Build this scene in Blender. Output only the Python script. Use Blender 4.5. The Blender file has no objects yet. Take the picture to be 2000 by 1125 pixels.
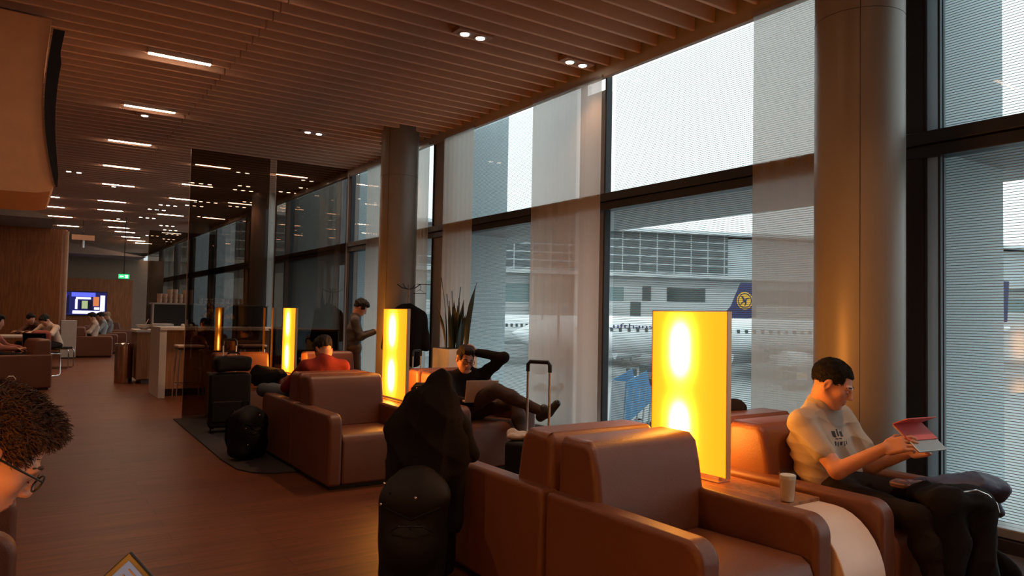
import bpy, bmesh, math, random
import numpy as np
from mathutils import Vector, Matrix
random.seed(7); np.random.seed(7)
SC = bpy.context.scene
COL = SC.collection
PI = math.pi

# ------------------------------------------------------------------ camera
def norm(v):
    v = np.array(v, float); return v/np.linalg.norm(v)
def cam_axes(yaw, pitch, roll):
    y, p, r = (math.radians(a) for a in (yaw, pitch, roll))
    f = np.array([math.sin(y)*math.cos(p), math.cos(y)*math.cos(p), math.sin(p)])
    rt = np.array([math.cos(y), -math.sin(y), 0.]); up = np.cross(rt, f)
    return rt*math.cos(r)+up*math.sin(r), -rt*math.sin(r)+up*math.cos(r), f
a_, b_, c_ = cam_axes(33.958, 2.170, 1.132)
cd = bpy.data.cameras.new('camera'); cam = bpy.data.objects.new('camera', cd); COL.objects.link(cam)
cd.sensor_width = 36; cd.lens = 36*1430.07/2000; cd.clip_start = 0.05; cd.clip_end = 1000
cam.matrix_world = Matrix(((a_[0], b_[0], -c_[0], 0), (a_[1], b_[1], -c_[1], 0), (a_[2], b_[2], -c_[2], 1.38), (0, 0, 0, 1)))
SC.camera = cam

# ------------------------------------------------------------------ world, exposure
SC.view_settings.view_transform = 'Standard'; SC.view_settings.look = 'None'
SC.view_settings.exposure = 0.0; SC.view_settings.gamma = 1.0
W_ = bpy.data.worlds.new('overcast_sky'); SC.world = W_; W_.use_nodes = True
bg = W_.node_tree.nodes['Background']; bg.inputs[0].default_value = (0.90, 0.96, 0.965, 1); bg.inputs[1].default_value = 1.9
SC.cycles.max_bounces = 8; SC.cycles.diffuse_bounces = 4; SC.cycles.glossy_bounces = 4
SC.cycles.transparent_max_bounces = 24; SC.cycles.transmission_bounces = 6
SC.cycles.sample_clamp_indirect = 4.0; SC.cycles.caustics_reflective = False; SC.cycles.caustics_refractive = False
SC.cycles.use_denoising = True
DOWN_W = 60.0       # watts of a downlight
STRIP_E = 55.0     # emission of a strip light
LAMP_E = 2.9       # scale of the table lamps' emission

# ------------------------------------------------------------------ materials
MATS = {}
def nodes_of(m):
    m.use_nodes = True; return m.node_tree.nodes, m.node_tree.links
def mat(name, col, rough=0.6, metal=0.0, var=0.12, vscale=8.0, bump=0.0, bscale=80.0, spec=0.5, sheen=0.0):
    if name in MATS: return MATS[name]
    m = bpy.data.materials.new(name); n, l = nodes_of(m); p = n['Principled BSDF']
    p.inputs['Roughness'].default_value = rough; p.inputs['Metallic'].default_value = metal
    p.inputs['Specular IOR Level'].default_value = spec
    if sheen: p.inputs['Sheen Weight'].default_value = sheen
    tc = n.new('ShaderNodeTexCoord'); nz = n.new('ShaderNodeTexNoise'); nz.inputs['Scale'].default_value = vscale
    nz.inputs['Detail'].default_value = 4
    l.new(tc.outputs['Object'], nz.inputs['Vector'])
    mx = n.new('ShaderNodeMix'); mx.data_type = 'RGBA'
    mx.inputs[6].default_value = (*[c*(1-var) for c in col], 1); mx.inputs[7].default_value = (*[min(1, c*(1+var)) for c in col], 1)
    l.new(nz.outputs['Fac'], mx.inputs[0]); l.new(mx.outputs[2], p.inputs['Base Color'])
    if bump:
        n2 = n.new('ShaderNodeTexNoise'); n2.inputs['Scale'].default_value = bscale; n2.inputs['Detail'].default_value = 3
        l.new(tc.outputs['Object'], n2.inputs['Vector'])
        b = n.new('ShaderNodeBump'); b.inputs['Strength'].default_value = bump; b.inputs['Distance'].default_value = 0.01
        l.new(n2.outputs['Fac'], b.inputs['Height']); l.new(b.outputs[0], p.inputs['Normal'])
    MATS[name] = m; return m
def emis(name, col, s):
    if name in MATS: return MATS[name]
    m = bpy.data.materials.new(name); n, l = nodes_of(m); n.remove(n['Principled BSDF'])
    e = n.new('ShaderNodeEmission'); e.inputs[0].default_value = (*col, 1); e.inputs[1].default_value = s
    l.new(e.outputs[0], n['Material Output'].inputs[0]); MATS[name] = m; return m
def wood(name, c1, c2, rough=0.4, plank=(1.2, 0.14), axis='X', mortar=0.004):
    m = bpy.data.materials.new(name); n, l = nodes_of(m); p = n['Principled BSDF']; p.inputs['Roughness'].default_value = rough
    tc = n.new('ShaderNodeTexCoord'); mp = n.new('ShaderNodeMapping')
    if axis == 'Y': mp.inputs['Rotation'].default_value = (0, 0, PI/2)
    if axis == 'Z': mp.inputs['Rotation'].default_value = (PI/2, 0, 0)
    l.new(tc.outputs['Object'], mp.inputs[0])
    br = n.new('ShaderNodeTexBrick'); br.inputs['Scale'].default_value = 1; br.offset = 0.37
    br.inputs['Brick Width'].default_value = plank[0]; br.inputs['Row Height'].default_value = plank[1]
    br.inputs['Mortar Size'].default_value = mortar; br.inputs['Mortar Smooth'].default_value = 0.3
    br.inputs['Color1'].default_value = (*c1, 1); br.inputs['Color2'].default_value = (*c2, 1)
    br.inputs['Mortar'].default_value = (*[c*0.55 for c in c1], 1)
    l.new(mp.outputs[0], br.inputs[0])
    m2 = n.new('ShaderNodeMapping'); m2.inputs['Scale'].default_value = (1.5, 26, 26) if axis != 'Z' else (26, 26, 1.5)
    l.new(tc.outputs['Object'], m2.inputs[0])
    nz = n.new('ShaderNodeTexNoise'); nz.inputs['Scale'].default_value = 1.6; nz.inputs['Detail'].default_value = 6
    l.new(m2.outputs[0], nz.inputs['Vector'])
    rp = n.new('ShaderNodeValToRGB'); rp.color_ramp.elements[0].position = 0.3; rp.color_ramp.elements[0].color = (.62, .62, .62, 1)
    rp.color_ramp.elements[1].position = 0.7; rp.color_ramp.elements[1].color = (1.2, 1.2, 1.2, 1)
    l.new(nz.outputs['Fac'], rp.inputs[0])
    mx = n.new('ShaderNodeMix'); mx.data_type = 'RGBA'; mx.blend_type = 'MULTIPLY'; mx.inputs[0].default_value = 1
    l.new(br.outputs[0], mx.inputs[6]); l.new(rp.outputs[0], mx.inputs[7]); l.new(mx.outputs[2], p.inputs['Base Color'])
    return m
def see_through(name, tint, gloss_rough=0.0, ior=1.45, refl=1.0):
    """thin pane: straight transmission plus a fresnel mirror"""
    m = bpy.data.materials.new(name); n, l = nodes_of(m); n.remove(n['Principled BSDF'])
    t = n.new('ShaderNodeBsdfTransparent'); t.inputs[0].default_value = (*tint, 1)
    g = n.new('ShaderNodeBsdfGlossy'); g.inputs['Roughness'].default_value = gloss_rough
    lw = n.new('ShaderNodeLayerWeight'); lw.inputs['Blend'].default_value = 0.5
    pw = n.new('ShaderNodeMath'); pw.operation = 'POWER'; pw.inputs[1].default_value = 5; l.new(lw.outputs['Facing'], pw.inputs[0])
    r0 = refl*1.7*((ior-1)/(ior+1))**2
    sc = n.new('ShaderNodeMath'); sc.operation = 'MULTIPLY_ADD'; sc.inputs[1].default_value = 1-r0; sc.inputs[2].default_value = r0; l.new(pw.outputs[0], sc.inputs[0])
    ge = n.new('ShaderNodeNewGeometry'); iv = n.new('ShaderNodeMath'); iv.operation = 'SUBTRACT'; iv.inputs[0].default_value = 1; l.new(ge.outputs['Backfacing'], iv.inputs[1])
    fm = n.new('ShaderNodeMath'); fm.operation = 'MULTIPLY'; l.new(sc.outputs[0], fm.inputs[0]); l.new(iv.outputs[0], fm.inputs[1])
    mx = n.new('ShaderNodeMixShader'); l.new(fm.outputs[0], mx.inputs[0]); l.new(t.outputs[0], mx.inputs[1]); l.new(g.outputs[0], mx.inputs[2])
    l.new(mx.outputs[0], n['Material Output'].inputs[0]); return m
def weave(name, col, see, trans=0.45):
    """sheer woven panel: part open, part translucent thread"""
    m = bpy.data.materials.new(name); n, l = nodes_of(m); n.remove(n['Principled BSDF'])
    tc = n.new('ShaderNodeTexCoord'); mp = n.new('ShaderNodeMapping'); mp.inputs['Scale'].default_value = (1, 60, 6)
    nz = n.new('ShaderNodeTexNoise'); nz.inputs['Scale'].default_value = 1.0; l.new(tc.outputs['Object'], mp.inputs[0]); l.new(mp.outputs[0], nz.inputs['Vector'])
    cr = n.new('ShaderNodeMix'); cr.data_type = 'RGBA'; cr.inputs[6].default_value = (*[c*.97 for c in col], 1); cr.inputs[7].default_value = (*[c*1.02 for c in col], 1)
    l.new(nz.outputs['Fac'], cr.inputs[0])
    d = n.new('ShaderNodeBsdfDiffuse'); tr = n.new('ShaderNodeBsdfTranslucent'); tp = n.new('ShaderNodeBsdfTransparent')
    l.new(cr.outputs[2], d.inputs[0]); l.new(cr.outputs[2], tr.inputs[0])
    a = n.new('ShaderNodeMixShader'); a.inputs[0].default_value = trans; l.new(d.outputs[0], a.inputs[1]); l.new(tr.outputs[0], a.inputs[2])
    b = n.new('ShaderNodeMixShader'); b.inputs[0].default_value = see; l.new(a.outputs[0], b.inputs[1]); l.new(tp.outputs[0], b.inputs[2])
    l.new(b.outputs[0], n['Material Output'].inputs[0]); return m
def louvre_screen(name, pitch=0.018, duty=0.24, col=(.30, .34, .36)):
    """fine horizontal micro louvres, open between the blades"""
    m = bpy.data.materials.new(name); n, l = nodes_of(m); n.remove(n['Principled BSDF'])
    tc = n.new('ShaderNodeTexCoord'); sp = n.new('ShaderNodeSeparateXYZ'); l.new(tc.outputs['Object'], sp.inputs[0])
    nz = n.new('ShaderNodeTexNoise'); nz.inputs['Scale'].default_value = 1.3; l.new(tc.outputs['Object'], nz.inputs['Vector'])
    sm = n.new('ShaderNodeMath'); sm.operation = 'MULTIPLY_ADD'; sm.inputs[1].default_value = 0.02
    l.new(nz.outputs['Fac'], sm.inputs[0]); l.new(sp.outputs['Z'], sm.inputs[2])
    md = n.new('ShaderNodeMath'); md.operation = 'PINGPONG'; md.inputs[1].default_value = pitch/2
    l.new(sm.outputs[0], md.inputs[0])
    lt = n.new('ShaderNodeMath'); lt.operation = 'LESS_THAN'; lt.inputs[1].default_value = pitch/2*duty; l.new(md.outputs[0], lt.inputs[0])
    d = n.new('ShaderNodeBsdfDiffuse'); d.inputs[0].default_value = (*col, 1); tp = n.new('ShaderNodeBsdfTransparent')
    tp.inputs[0].default_value = (.9, .95, .96, 1)
    mx = n.new('ShaderNodeMixShader'); l.new(lt.outputs[0], mx.inputs[0]); l.new(tp.outputs[0], mx.inputs[1]); l.new(d.outputs[0], mx.inputs[2])
    l.new(mx.outputs[0], n['Material Output'].inputs[0]); return m
def checks(name, c1, c2, w, h, mortar, rough=.5, axis_u='X'):
    m = bpy.data.materials.new(name); n, l = nodes_of(m); p = n['Principled BSDF']; p.inputs['Roughness'].default_value = rough
    tc = n.new('ShaderNodeTexCoord'); sp = n.new('ShaderNodeSeparateXYZ'); cb = n.new('ShaderNodeCombineXYZ')
    l.new(tc.outputs['Object'], sp.inputs[0]); l.new(sp.outputs[axis_u], cb.inputs[0]); l.new(sp.outputs['Z'], cb.inputs[1])
    br = n.new('ShaderNodeTexBrick'); br.inputs['Scale'].default_value = 1; br.offset = 0.0
    br.inputs['Brick Width'].default_value = w; br.inputs['Row Height'].default_value = h; br.inputs['Mortar Size'].default_value = mortar
    br.inputs['Color1'].default_value = (*c1, 1); br.inputs['Color2'].default_value = (*[c*.8 for c in c1], 1); br.inputs['Mortar'].default_value = (*c2, 1)
    l.new(cb.outputs[0], br.inputs[0]); l.new(br.outputs[0], p.inputs['Base Color']); return m

LEATHER = mat('brown_leather', (.165, .060, .032), .42, bump=.15, bscale=160, var=.08)
LEATHER_D = mat('dark_brown_leather', (.075, .043, .035), .38, bump=.15, bscale=160, var=.08)
FABRIC_BLACK = mat('black_fabric', (.008, .007, .008), .85, spec=.15, bump=.2, bscale=220)
BLACK_PLASTIC = mat('black_plastic', (.015, .015, .016), .35)
DARK_METAL = mat('dark_frame_metal', (.022, .022, .027), .35, .6)
ALU = mat('aluminium', (.55, .55, .55), .3, .9)
CHROME = mat('chrome', (.75, .72, .7), .15, 1.0)
WHITE = mat('white_laminate', (.62, .58, .54), .4)
PALE = mat('pale_table_laminate', (.85, .70, .60), .35)
CUPW = mat('white_ceramic', (.75, .72, .68), .25)
WOODP = wood('brown_wood_panel', (.36, .115, .030), (.40, .13, .036), .45, (1.3, 3.2), 'Z', .004)
WOODC = wood('counter_wood', (.36, .16, .07), (.40, .18, .08), .45, (2.0, 2.0), 'Z', .002)
GLASS = see_through('clear_glass', (.93, .97, .97)); PANE = see_through('window_pane', (.95, .98, .98), refl=.15)
TINT = see_through('smoked_glass', (.40, .34, .30), 0.0, 1.5)

# ------------------------------------------------------------------ mesh helpers
def link_mesh(name, me, material=None, parent=None, smooth=False):
    o = bpy.data.objects.new(name, me); COL.objects.link(o)
    if material is not None and not me.materials: me.materials.append(material)
    if smooth: me.polygons.foreach_set('use_smooth', [True]*len(me.polygons))
    if parent is not None: o.parent = parent
    return o
class MB:
    def __init__(s): s.bm = bmesh.new()
    def box(s, x0, x1, y0, y1, z0, z1, rot=None, piv=None):
        vs = [s.bm.verts.new(v) for v in [(x0,y0,z0),(x1,y0,z0),(x1,y1,z0),(x0,y1,z0),(x0,y0,z1),(x1,y0,z1),(x1,y1,z1),(x0,y1,z1)]]
        for f in [(3,2,1,0),(4,5,6,7),(0,1,5,4),(1,2,6,5),(2,3,7,6),(3,0,4,7)]: s.bm.faces.new([vs[i] for i in f])
        if rot is not None: bmesh.ops.rotate(s.bm, verts=vs, cent=piv or (0,0,0), matrix=rot)
        return s
    def prism(s, poly, a0, a1, axis='X'):
        """poly: 2D outline, extruded along axis. X: (y,z), Y: (x,z), Z: (x,y)"""
        def P(u, v, w): return {'X': (w,u,v), 'Y': (u,w,v), 'Z': (u,v,w)}[axis]
        A = [s.bm.verts.new(P(u,v,a0)) for u,v in poly]; B = [s.bm.verts.new(P(u,v,a1)) for u,v in poly]
        n = len(poly); s.bm.faces.new(A[::-1]); s.bm.faces.new(B)
        for i in range(n): s.bm.faces.new((A[i], A[(i+1)%n], B[(i+1)%n], B[i]))
        return s
    def cyl(s, p1, p2, r1, r2=None, n=16, cap=True):
        r2 = r1 if r2 is None else r2
        p1 = Vector(p1); p2 = Vector(p2); d = (p2-p1).normalized(); u = d.orthogonal().normalized(); v = d.cross(u)
        A = [s.bm.verts.new(p1+(u*math.cos(t)+v*math.sin(t))*r1) for t in [2*PI*i/n for i in range(n)]]
        B = [s.bm.verts.new(p2+(u*math.cos(t)+v*math.sin(t))*r2) for t in [2*PI*i/n for i in range(n)]]
        for i in range(n): s.bm.faces.new((A[i], A[(i+1)%n], B[(i+1)%n], B[i]))
        if cap: s.bm.faces.new(A[::-1]); s.bm.faces.new(B)
        return s
    def lathe(s, prof, c=(0,0,0), n=24):
        rings = []
        for r, z in prof:
            rings.append([s.bm.verts.new((c[0]+max(r,1e-4)*math.cos(2*PI*i/n), c[1]+max(r,1e-4)*math.sin(2*PI*i/n), c[2]+z)) for i in range(n)])
        for a, b in zip(rings, rings[1:]):
            for i in range(n): s.bm.faces.new((a[i], a[(i+1)%n], b[(i+1)%n], b[i]))
        s.bm.faces.new(rings[0][::-1]); s.bm.faces.new(rings[-1]); return s
    def tube(s, pts, r, n=8, closed=False):
        pts = [Vector(p) for p in pts]; rings = []
        for i, p in enumerate(pts):
            a = pts[i-1] if (i or closed) else p; b = pts[(i+1) % len(pts)] if (i < len(pts)-1 or closed) else p
            d = (b-a).normalized(); rr = r[i] if isinstance(r, (list, tuple)) else r
            if i == 0: u = d.orthogonal().normalized()
            u = (u-d*u.dot(d)).normalized(); v = d.cross(u)
            rings.append([s.bm.verts.new(p+(u*math.cos(t)+v*math.sin(t))*rr) for t in [2*PI*k/n for k in range(n)]])
        prs = list(zip(rings, rings[1:])) + ([(rings[-1], rings[0])] if closed else [])
        for A, B in prs:
            for i in range(n): s.bm.faces.new((A[i], A[(i+1)%n], B[(i+1)%n], B[i]))
        if not closed: s.bm.faces.new(rings[0][::-1]); s.bm.faces.new(rings[-1])
        return s
    def sphere(s, c, r, n=16):
        m = Matrix.Translation(c) @ Matrix.Diagonal((*((r,)*3 if isinstance(r, (int, float)) else r), 1))
        bmesh.ops.create_uvsphere(s.bm, u_segments=n, v_segments=max(6, n//2), radius=1, matrix=m); return s
    def quad(s, *pts):
        s.bm.faces.new([s.bm.verts.new(p) for p in pts]); return s
    def build(s, name, material, parent=None, bevel=0, seg=3, smooth=None, angle=35):
        bmesh.ops.recalc_face_normals(s.bm, faces=s.bm.faces[:])
        me = bpy.data.meshes.new(name); s.bm.to_mesh(me); s.bm.free()
        o = link_mesh(name, me, material, parent)
        if smooth is None: smooth = bevel > 0
        if smooth:
            me.polygons.foreach_set('use_smooth', [True]*len(me.polygons))
            if not bevel: me.set_sharp_from_angle(angle=math.radians(angle))
        if bevel:
            b = o.modifiers.new('bevel', 'BEVEL'); b.width = bevel; b.segments = seg; b.limit_method = 'ANGLE'; b.angle_limit = math.radians(50)
            b.harden_normals = True
        return o
def thing(name, label, cat, loc=(0,0,0), rz=0, group=None):
    o = bpy.data.objects.new(name, None); COL.objects.link(o); o.location = loc; o.rotation_euler = (0,0,rz)
    o.empty_display_size = .1; o['label'] = label; o['category'] = cat
    if group: o['group'] = group
    return o
def tag(o, label, cat, group=None, kind=None):
    o['label'] = label; o['category'] = cat
    if group: o['group'] = group
    if kind: o['kind'] = kind
    return o
def struct(o): o['kind'] = 'structure'; return o
def dup(root, loc, rz=None, label=None, group=None, scale=None):
    r = root.copy(); COL.objects.link(r); r.location = loc
    if rz is not None: r.rotation_euler = (0,0,rz)
    if label: r['label'] = label
    if group: r['group'] = group
    if scale: r.scale = scale
    for ch in list(root.children):
        c = ch.copy(); COL.objects.link(c); c.parent = r
        for g in ch.children:
            d = g.copy(); COL.objects.link(d); d.parent = c
    return r
def rounded(w, h, r, n=6, x0=0, y0=0):
    pts = []
    for cx, cy, a0 in ((w-r, h-r, 0), (r, h-r, 90), (r, r, 180), (w-r, r, 270)):
        for i in range(n+1):
            t = math.radians(a0+90*i/n); pts.append((x0+cx+r*math.cos(t), y0+cy+r*math.sin(t)))
    return pts

# ------------------------------------------------------------------ signed-distance modelling (organic shapes)
class SDF:
    def __init__(s): s.p = []
    def _add(s, fn, lo, hi, k, sub): s.p.append((fn, np.array(lo), np.array(hi), k, sub)); return s
    def ell(s, c, r, k=.01, R=None, sub=False):
        c = np.array(c, float); r = np.array(r, float)*np.ones(3); R = np.eye(3) if R is None else np.array(R)
        e = np.abs(R) @ r
        def fn(x, y, z):
            d = np.stack((x-c[0], y-c[1], z-c[2]), -1) @ R
            q = d/r; k0 = np.sqrt((q*q).sum(-1))+1e-9; k1 = np.sqrt(((q/r)**2).sum(-1))+1e-9
            return k0*(k0-1)/k1
        return s._add(fn, c-e, c+e, k, sub)
    def cap(s, a, b, r1, r2=None, k=.01, sub=False):
        a = np.array(a, float); b = np.array(b, float); r2 = r1 if r2 is None else r2; ba = b-a; L = max(ba@ba, 1e-12); rm = max(r1, r2)
        def fn(x, y, z):
            px, py, pz = x-a[0], y-a[1], z-a[2]
            h = np.clip((px*ba[0]+py*ba[1]+pz*ba[2])/L, 0, 1)
            return np.sqrt((px-ba[0]*h)**2+(py-ba[1]*h)**2+(pz-ba[2]*h)**2)-(r1+(r2-r1)*h)
        return s._add(fn, np.minimum(a, b)-rm, np.maximum(a, b)+rm, k, sub)
    def box(s, c, h, rd=.01, k=.01, R=None, sub=False):
        c = np.array(c, float); h = np.array(h, float)-rd; R = np.eye(3) if R is None else np.array(R); e = np.abs(R) @ (h+rd)
        def fn(x, y, z):
            d = np.abs(np.stack((x-c[0], y-c[1], z-c[2]), -1) @ R)-h
            return np.sqrt((np.maximum(d, 0)**2).sum(-1))+np.minimum(d.max(-1), 0)-rd
        return s._add(fn, c-e, c+e, k, sub)
    def build(s, name, material, parent=None, vox=.01, disp=None, off=(0,0,0), cutz=None):
        pos = [q for q in s.p if not q[4]]
        lo = np.min([q[1] for q in pos], 0)-.03-3*vox; hi = np.max([q[2] for q in pos], 0)+.03+3*vox
        N = np.ceil((hi-lo)/vox).astype(int)+1
        ax = [(lo[i]+vox*np.arange(N[i])).astype(np.float32) for i in range(3)]
        F = np.full(N, .5, np.float32)
        for fn, a, b, k, sub in s.p:
            m = k+2.5*vox+(.02 if disp else 0)
            i0 = np.clip(((a-m-lo)/vox).astype(int), 0, N-1); i1 = np.clip(((b+m-lo)/vox).astype(int)+2, 1, N)
            if (i1 <= i0).any(): continue
            sl = tuple(slice(i0[i], i1[i]) for i in range(3))
            x, y, z = np.meshgrid(ax[0][sl[0]], ax[1][sl[1]], ax[2][sl[2]], indexing='ij')
            d = fn(x, y, z).astype(np.float32); f = F[sl]
            if sub:
                d = -d; h = np.maximum(k-np.abs(f-d), 0)/k; F[sl] = np.maximum(f, d)+h*h*k/4
            else:
                h = np.maximum(k-np.abs(f-d), 0)/k; F[sl] = np.minimum(f, d)-h*h*k/4
        if disp is not None:
            near = np.nonzero(np.abs(F) < .03+2*vox)
            P = [ax[i][near[i]] for i in range(3)]; F[near] += disp(*P).astype(np.float32)
        V, Q = surface_nets(F, vox, lo)
        V = V-np.array(off)
        me = bpy.data.meshes.new(name); me.vertices.add(len(V)); me.vertices.foreach_set('co', V.astype(np.float32).ravel())
        me.loops.add(len(Q)*4); me.loops.foreach_set('vertex_index', Q.astype(np.int32).ravel())
        me.polygons.add(len(Q)); me.polygons.foreach_set('loop_start', np.arange(len(Q), dtype=np.int32)*4)
        me.update(calc_edges=True); me.validate()
        return link_mesh(name, me, material, parent, smooth=True)
def surface_nets(F, vox, lo):
    s = F < 0
    c = np.zeros(np.array(F.shape)-1, np.int8)
    for i in (0, 1):
        for j in (0, 1):
            for k in (0, 1):
                c += s[i:F.shape[0]-1+i, j:F.shape[1]-1+j, k:F.shape[2]-1+k]
    act = (c > 0) & (c < 8); I, J, K = np.nonzero(act)
    idx = np.full(c.shape, -1, np.int64); idx[I, J, K] = np.arange(len(I))
    acc = np.zeros((len(I), 3)); cnt = np.zeros(len(I))
    cor = [(i, j, k) for i in (0, 1) for j in (0, 1) for k in (0, 1)]
    for a in cor:
        for ax in range(3):
            if a[ax]: continue
            b = list(a); b[ax] = 1
            fa = F[I+a[0], J+a[1], K+a[2]]; fb = F[I+b[0], J+b[1], K+b[2]]
            m = (fa < 0) != (fb < 0); t = np.where(m, fa/np.where(m, fa-fb, 1), 0)
            p = np.tile(np.array(a, float), (len(I), 1)); p[:, ax] = t
            acc[m] += p[m]; cnt[m] += 1
    V = np.array(lo)+(np.stack((I, J, K), 1)+acc/cnt[:, None])*vox
    Q = []
    for ax in range(3):
        o = [q for q in range(3) if q != ax]
        sl0 = [slice(None)]*3; sl1 = [slice(None)]*3; sl0[ax] = slice(0, -1); sl1[ax] = slice(1, None)
        d = s[tuple(sl0)] != s[tuple(sl1)]; G = np.array(np.nonzero(d))
        ok = (G[o[0]] > 0) & (G[o[1]] > 0) & (G[o[0]] < F.shape[o[0]]-1) & (G[o[1]] < F.shape[o[1]]-1); G = G[:, ok]
        def cell(da, db):
            g = G.copy(); g[o[0]] -= da; g[o[1]] -= db; return idx[g[0], g[1], g[2]]
        q = np.stack((cell(1, 1), cell(0, 1), cell(0, 0), cell(1, 0)), 1)
        ins = s[G[0], G[1], G[2]]; flip = ins if ax != 1 else ~ins
        q[~flip] = q[~flip][:, ::-1]; Q.append(q)
    Q = np.concatenate(Q); Q = Q[(Q >= 0).all(1)]
    return V, Q
def folds(amp, freq, seed=0, aniso=(1, 1, 1)):
    rs = np.random.RandomState(seed); D = rs.normal(size=(7, 3))*np.array(aniso); D /= np.linalg.norm(D, axis=1)[:, None]
    ph = rs.uniform(0, 6.28, 7); fr = freq*rs.uniform(.5, 1.8, 7)
    def f(x, y, z):
        v = 0
        for d, p, q in zip(D, ph, fr):
            w = 0.6*np.sin(q*.37*(d[1]*x-d[0]*z+d[2]*y)+p*2)
            v = v+np.sin(q*(d[0]*x+d[1]*y+d[2]*z)+p+w)
        return amp*v/3.2
    return f
def creases(amp, freq, seed=0, flow=(0, 0, 1)):
    """soft cloth creases: a few families of narrow ridges, each fading in and out"""
    rs = np.random.RandomState(seed); D = rs.normal(size=(5, 3))*.7+np.array(flow)*rs.choice([-1, 1], (5, 1))*1.2
    D /= np.linalg.norm(D, axis=1)[:, None]; E_ = rs.normal(size=(5, 3)); E_ /= np.linalg.norm(E_, axis=1)[:, None]
    ph = rs.uniform(0, 6.28, (5, 3)); fr = freq*rs.uniform(.8, 1.5, 5)
    def f(x, y, z):
        v = 0
        for d, e, p, q in zip(D, E_, ph, fr):
            u = q*(d[0]*x+d[1]*y+d[2]*z)+p[0]+1.3*np.sin(q*.33*(e[0]*x+e[1]*y+e[2]*z)+p[1])
            fade = .5+.5*np.sin(q*.23*(e[1]*x+e[2]*y+e[0]*z)+p[2]); v = v+(1-np.abs(np.sin(u*.5))**.7)*fade
        return -amp*(v-1.0)
    return f
def frame(fwd, up=(0, 0, 1)):
    f = norm(fwd); l = norm(np.cross(up, f)); u = np.cross(f, l); return np.stack((f, l, u), 1)   # columns forward, left, up

SKIN = mat('skin', (.62, .31, .20), .5, var=.08, vscale=25, bump=.05)
SKIN_T = mat('tanned_skin', (.52, .25, .16), .5, var=.08, vscale=25, bump=.05)
LIPS = mat('lips', (.36, .12, .09), .45)
HAIR_D = mat('dark_hair', (.009, .006, .005), .55, spec=.25, bump=.6, bscale=240)
HAIR_B = mat('brown_hair', (.075, .026, .009), .55, bump=.7, bscale=240)

def head_prims(S, c, R, sc=1.0, nose=1.0):
    P = lambda x, y, z: c+R @ (np.array([x, y, z])*sc)
    r = lambda *v: np.array(v)*sc
    S.ell(P(-.014, 0, .036), r(.098, .076, .086), k=.02, R=R)
    S.ell(P(.034, 0, -.028), r(.060, .060, .086), k=.03, R=R)
    S.cap(P(.074, -.010, -.097), P(.074, .010, -.097), .018*sc, k=.020)
    S.ell(P(.072, 0, -.060), r(.022, .030, .024), k=.02, R=R)
    for s in (1, -1):
        S.cap(P(-.008, s*.052, -.045), P(.052, s*.020, -.094), .021*sc, .017*sc, k=.025)
        S.ell(P(.060, s*.040, -.018), r(.022, .020, .022), k=.02, R=R)
        S.cap(P(.080, s*.042, .018), P(.090, s*.012, .016), .010*sc, k=.014)
    for s in (1, -1): S.ell(P(.099, s*.031, -.001), r(.016, .018, .011), k=.012, R=R, sub=True)
    for s in (1, -1): S.ell(P(.079, s*.031, -.003), .0135*sc, k=.004)
    S.cap(P(.090, 0, .012), P(.109*nose, 0, -.029), .0095*sc, .0125*sc, k=.014)
    for s in (1, -1): S.ell(P(.100, s*.012, -.034), r(.012, .008, .008), k=.006, R=R)
    S.cap(P(.0925, -.015, -.056), P(.0925, .015, -.056), .0080*sc, k=.006)
    S.cap(P(.0905, -.013, -.0685), P(.0905, .013, -.0685), .0085*sc, k=.006)
    S.cap(P(.1015, -.020, -.0622), P(.1015, .020, -.0622), .0026*sc, k=.004, sub=True)
    for s in (1, -1):
        Re = R @ np.array([[.96, 0, .25], [0, 1, 0], [-.25, 0, .96]])
        S.ell(P(-.010, s*.078, -.004), r(.019, .009, .033), k=.006, R=Re)
        S.ell(P(-.006, s*.086, -.002), r(.010, .006, .020), k=.004, R=Re, sub=True)
def hair_build(c, R, parent, material, sc=1.0, vox=.004, thick=.014, front=.062, low=.0, wild=.004, off=(0,0,0), name='hair', seed=1, side=.0, quiff=1.0):
    P = lambda x, y, z: c+R @ (np.array([x, y, z])*sc)
    S = SDF(); t = thick
    S.ell(P(-.016, 0, .040), np.array([.099+t*.7, .076+t*.45+side, .088+t])*sc, k=.01, R=R)
    if quiff: S.ell(P(.055, 0, .098), np.array([.045, .055, .030])*sc*quiff, k=.03, R=R)
    S.box(P(.16, 0, -.03), np.array([.10, .2, .095])*sc, .01, k=.012, R=R, sub=True)           # clears the face
    S.box(P(.05, 0, -.16-low), np.array([.14, .2, .145])*sc, .02, k=.02, R=R, sub=True)         # clears jaw and neck in front
    S.box(P(-.05, 0, -.21-low), np.array([.3, .2, .145])*sc, .02, k=.02, R=R, sub=True)
    for s in (1, -1): S.ell(P(.005, s*.085, -.012), np.array([.030, .016, .036])*sc, k=.01, R=R, sub=True)
    g = folds(wild, 150, seed, (1, 1, .6)); h = folds(wild*.8, 60, seed+3)
    return S.build(name, material, parent, vox, disp=lambda x, y, z: g(x, y, z)+h(x, y, z), off=off)
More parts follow.
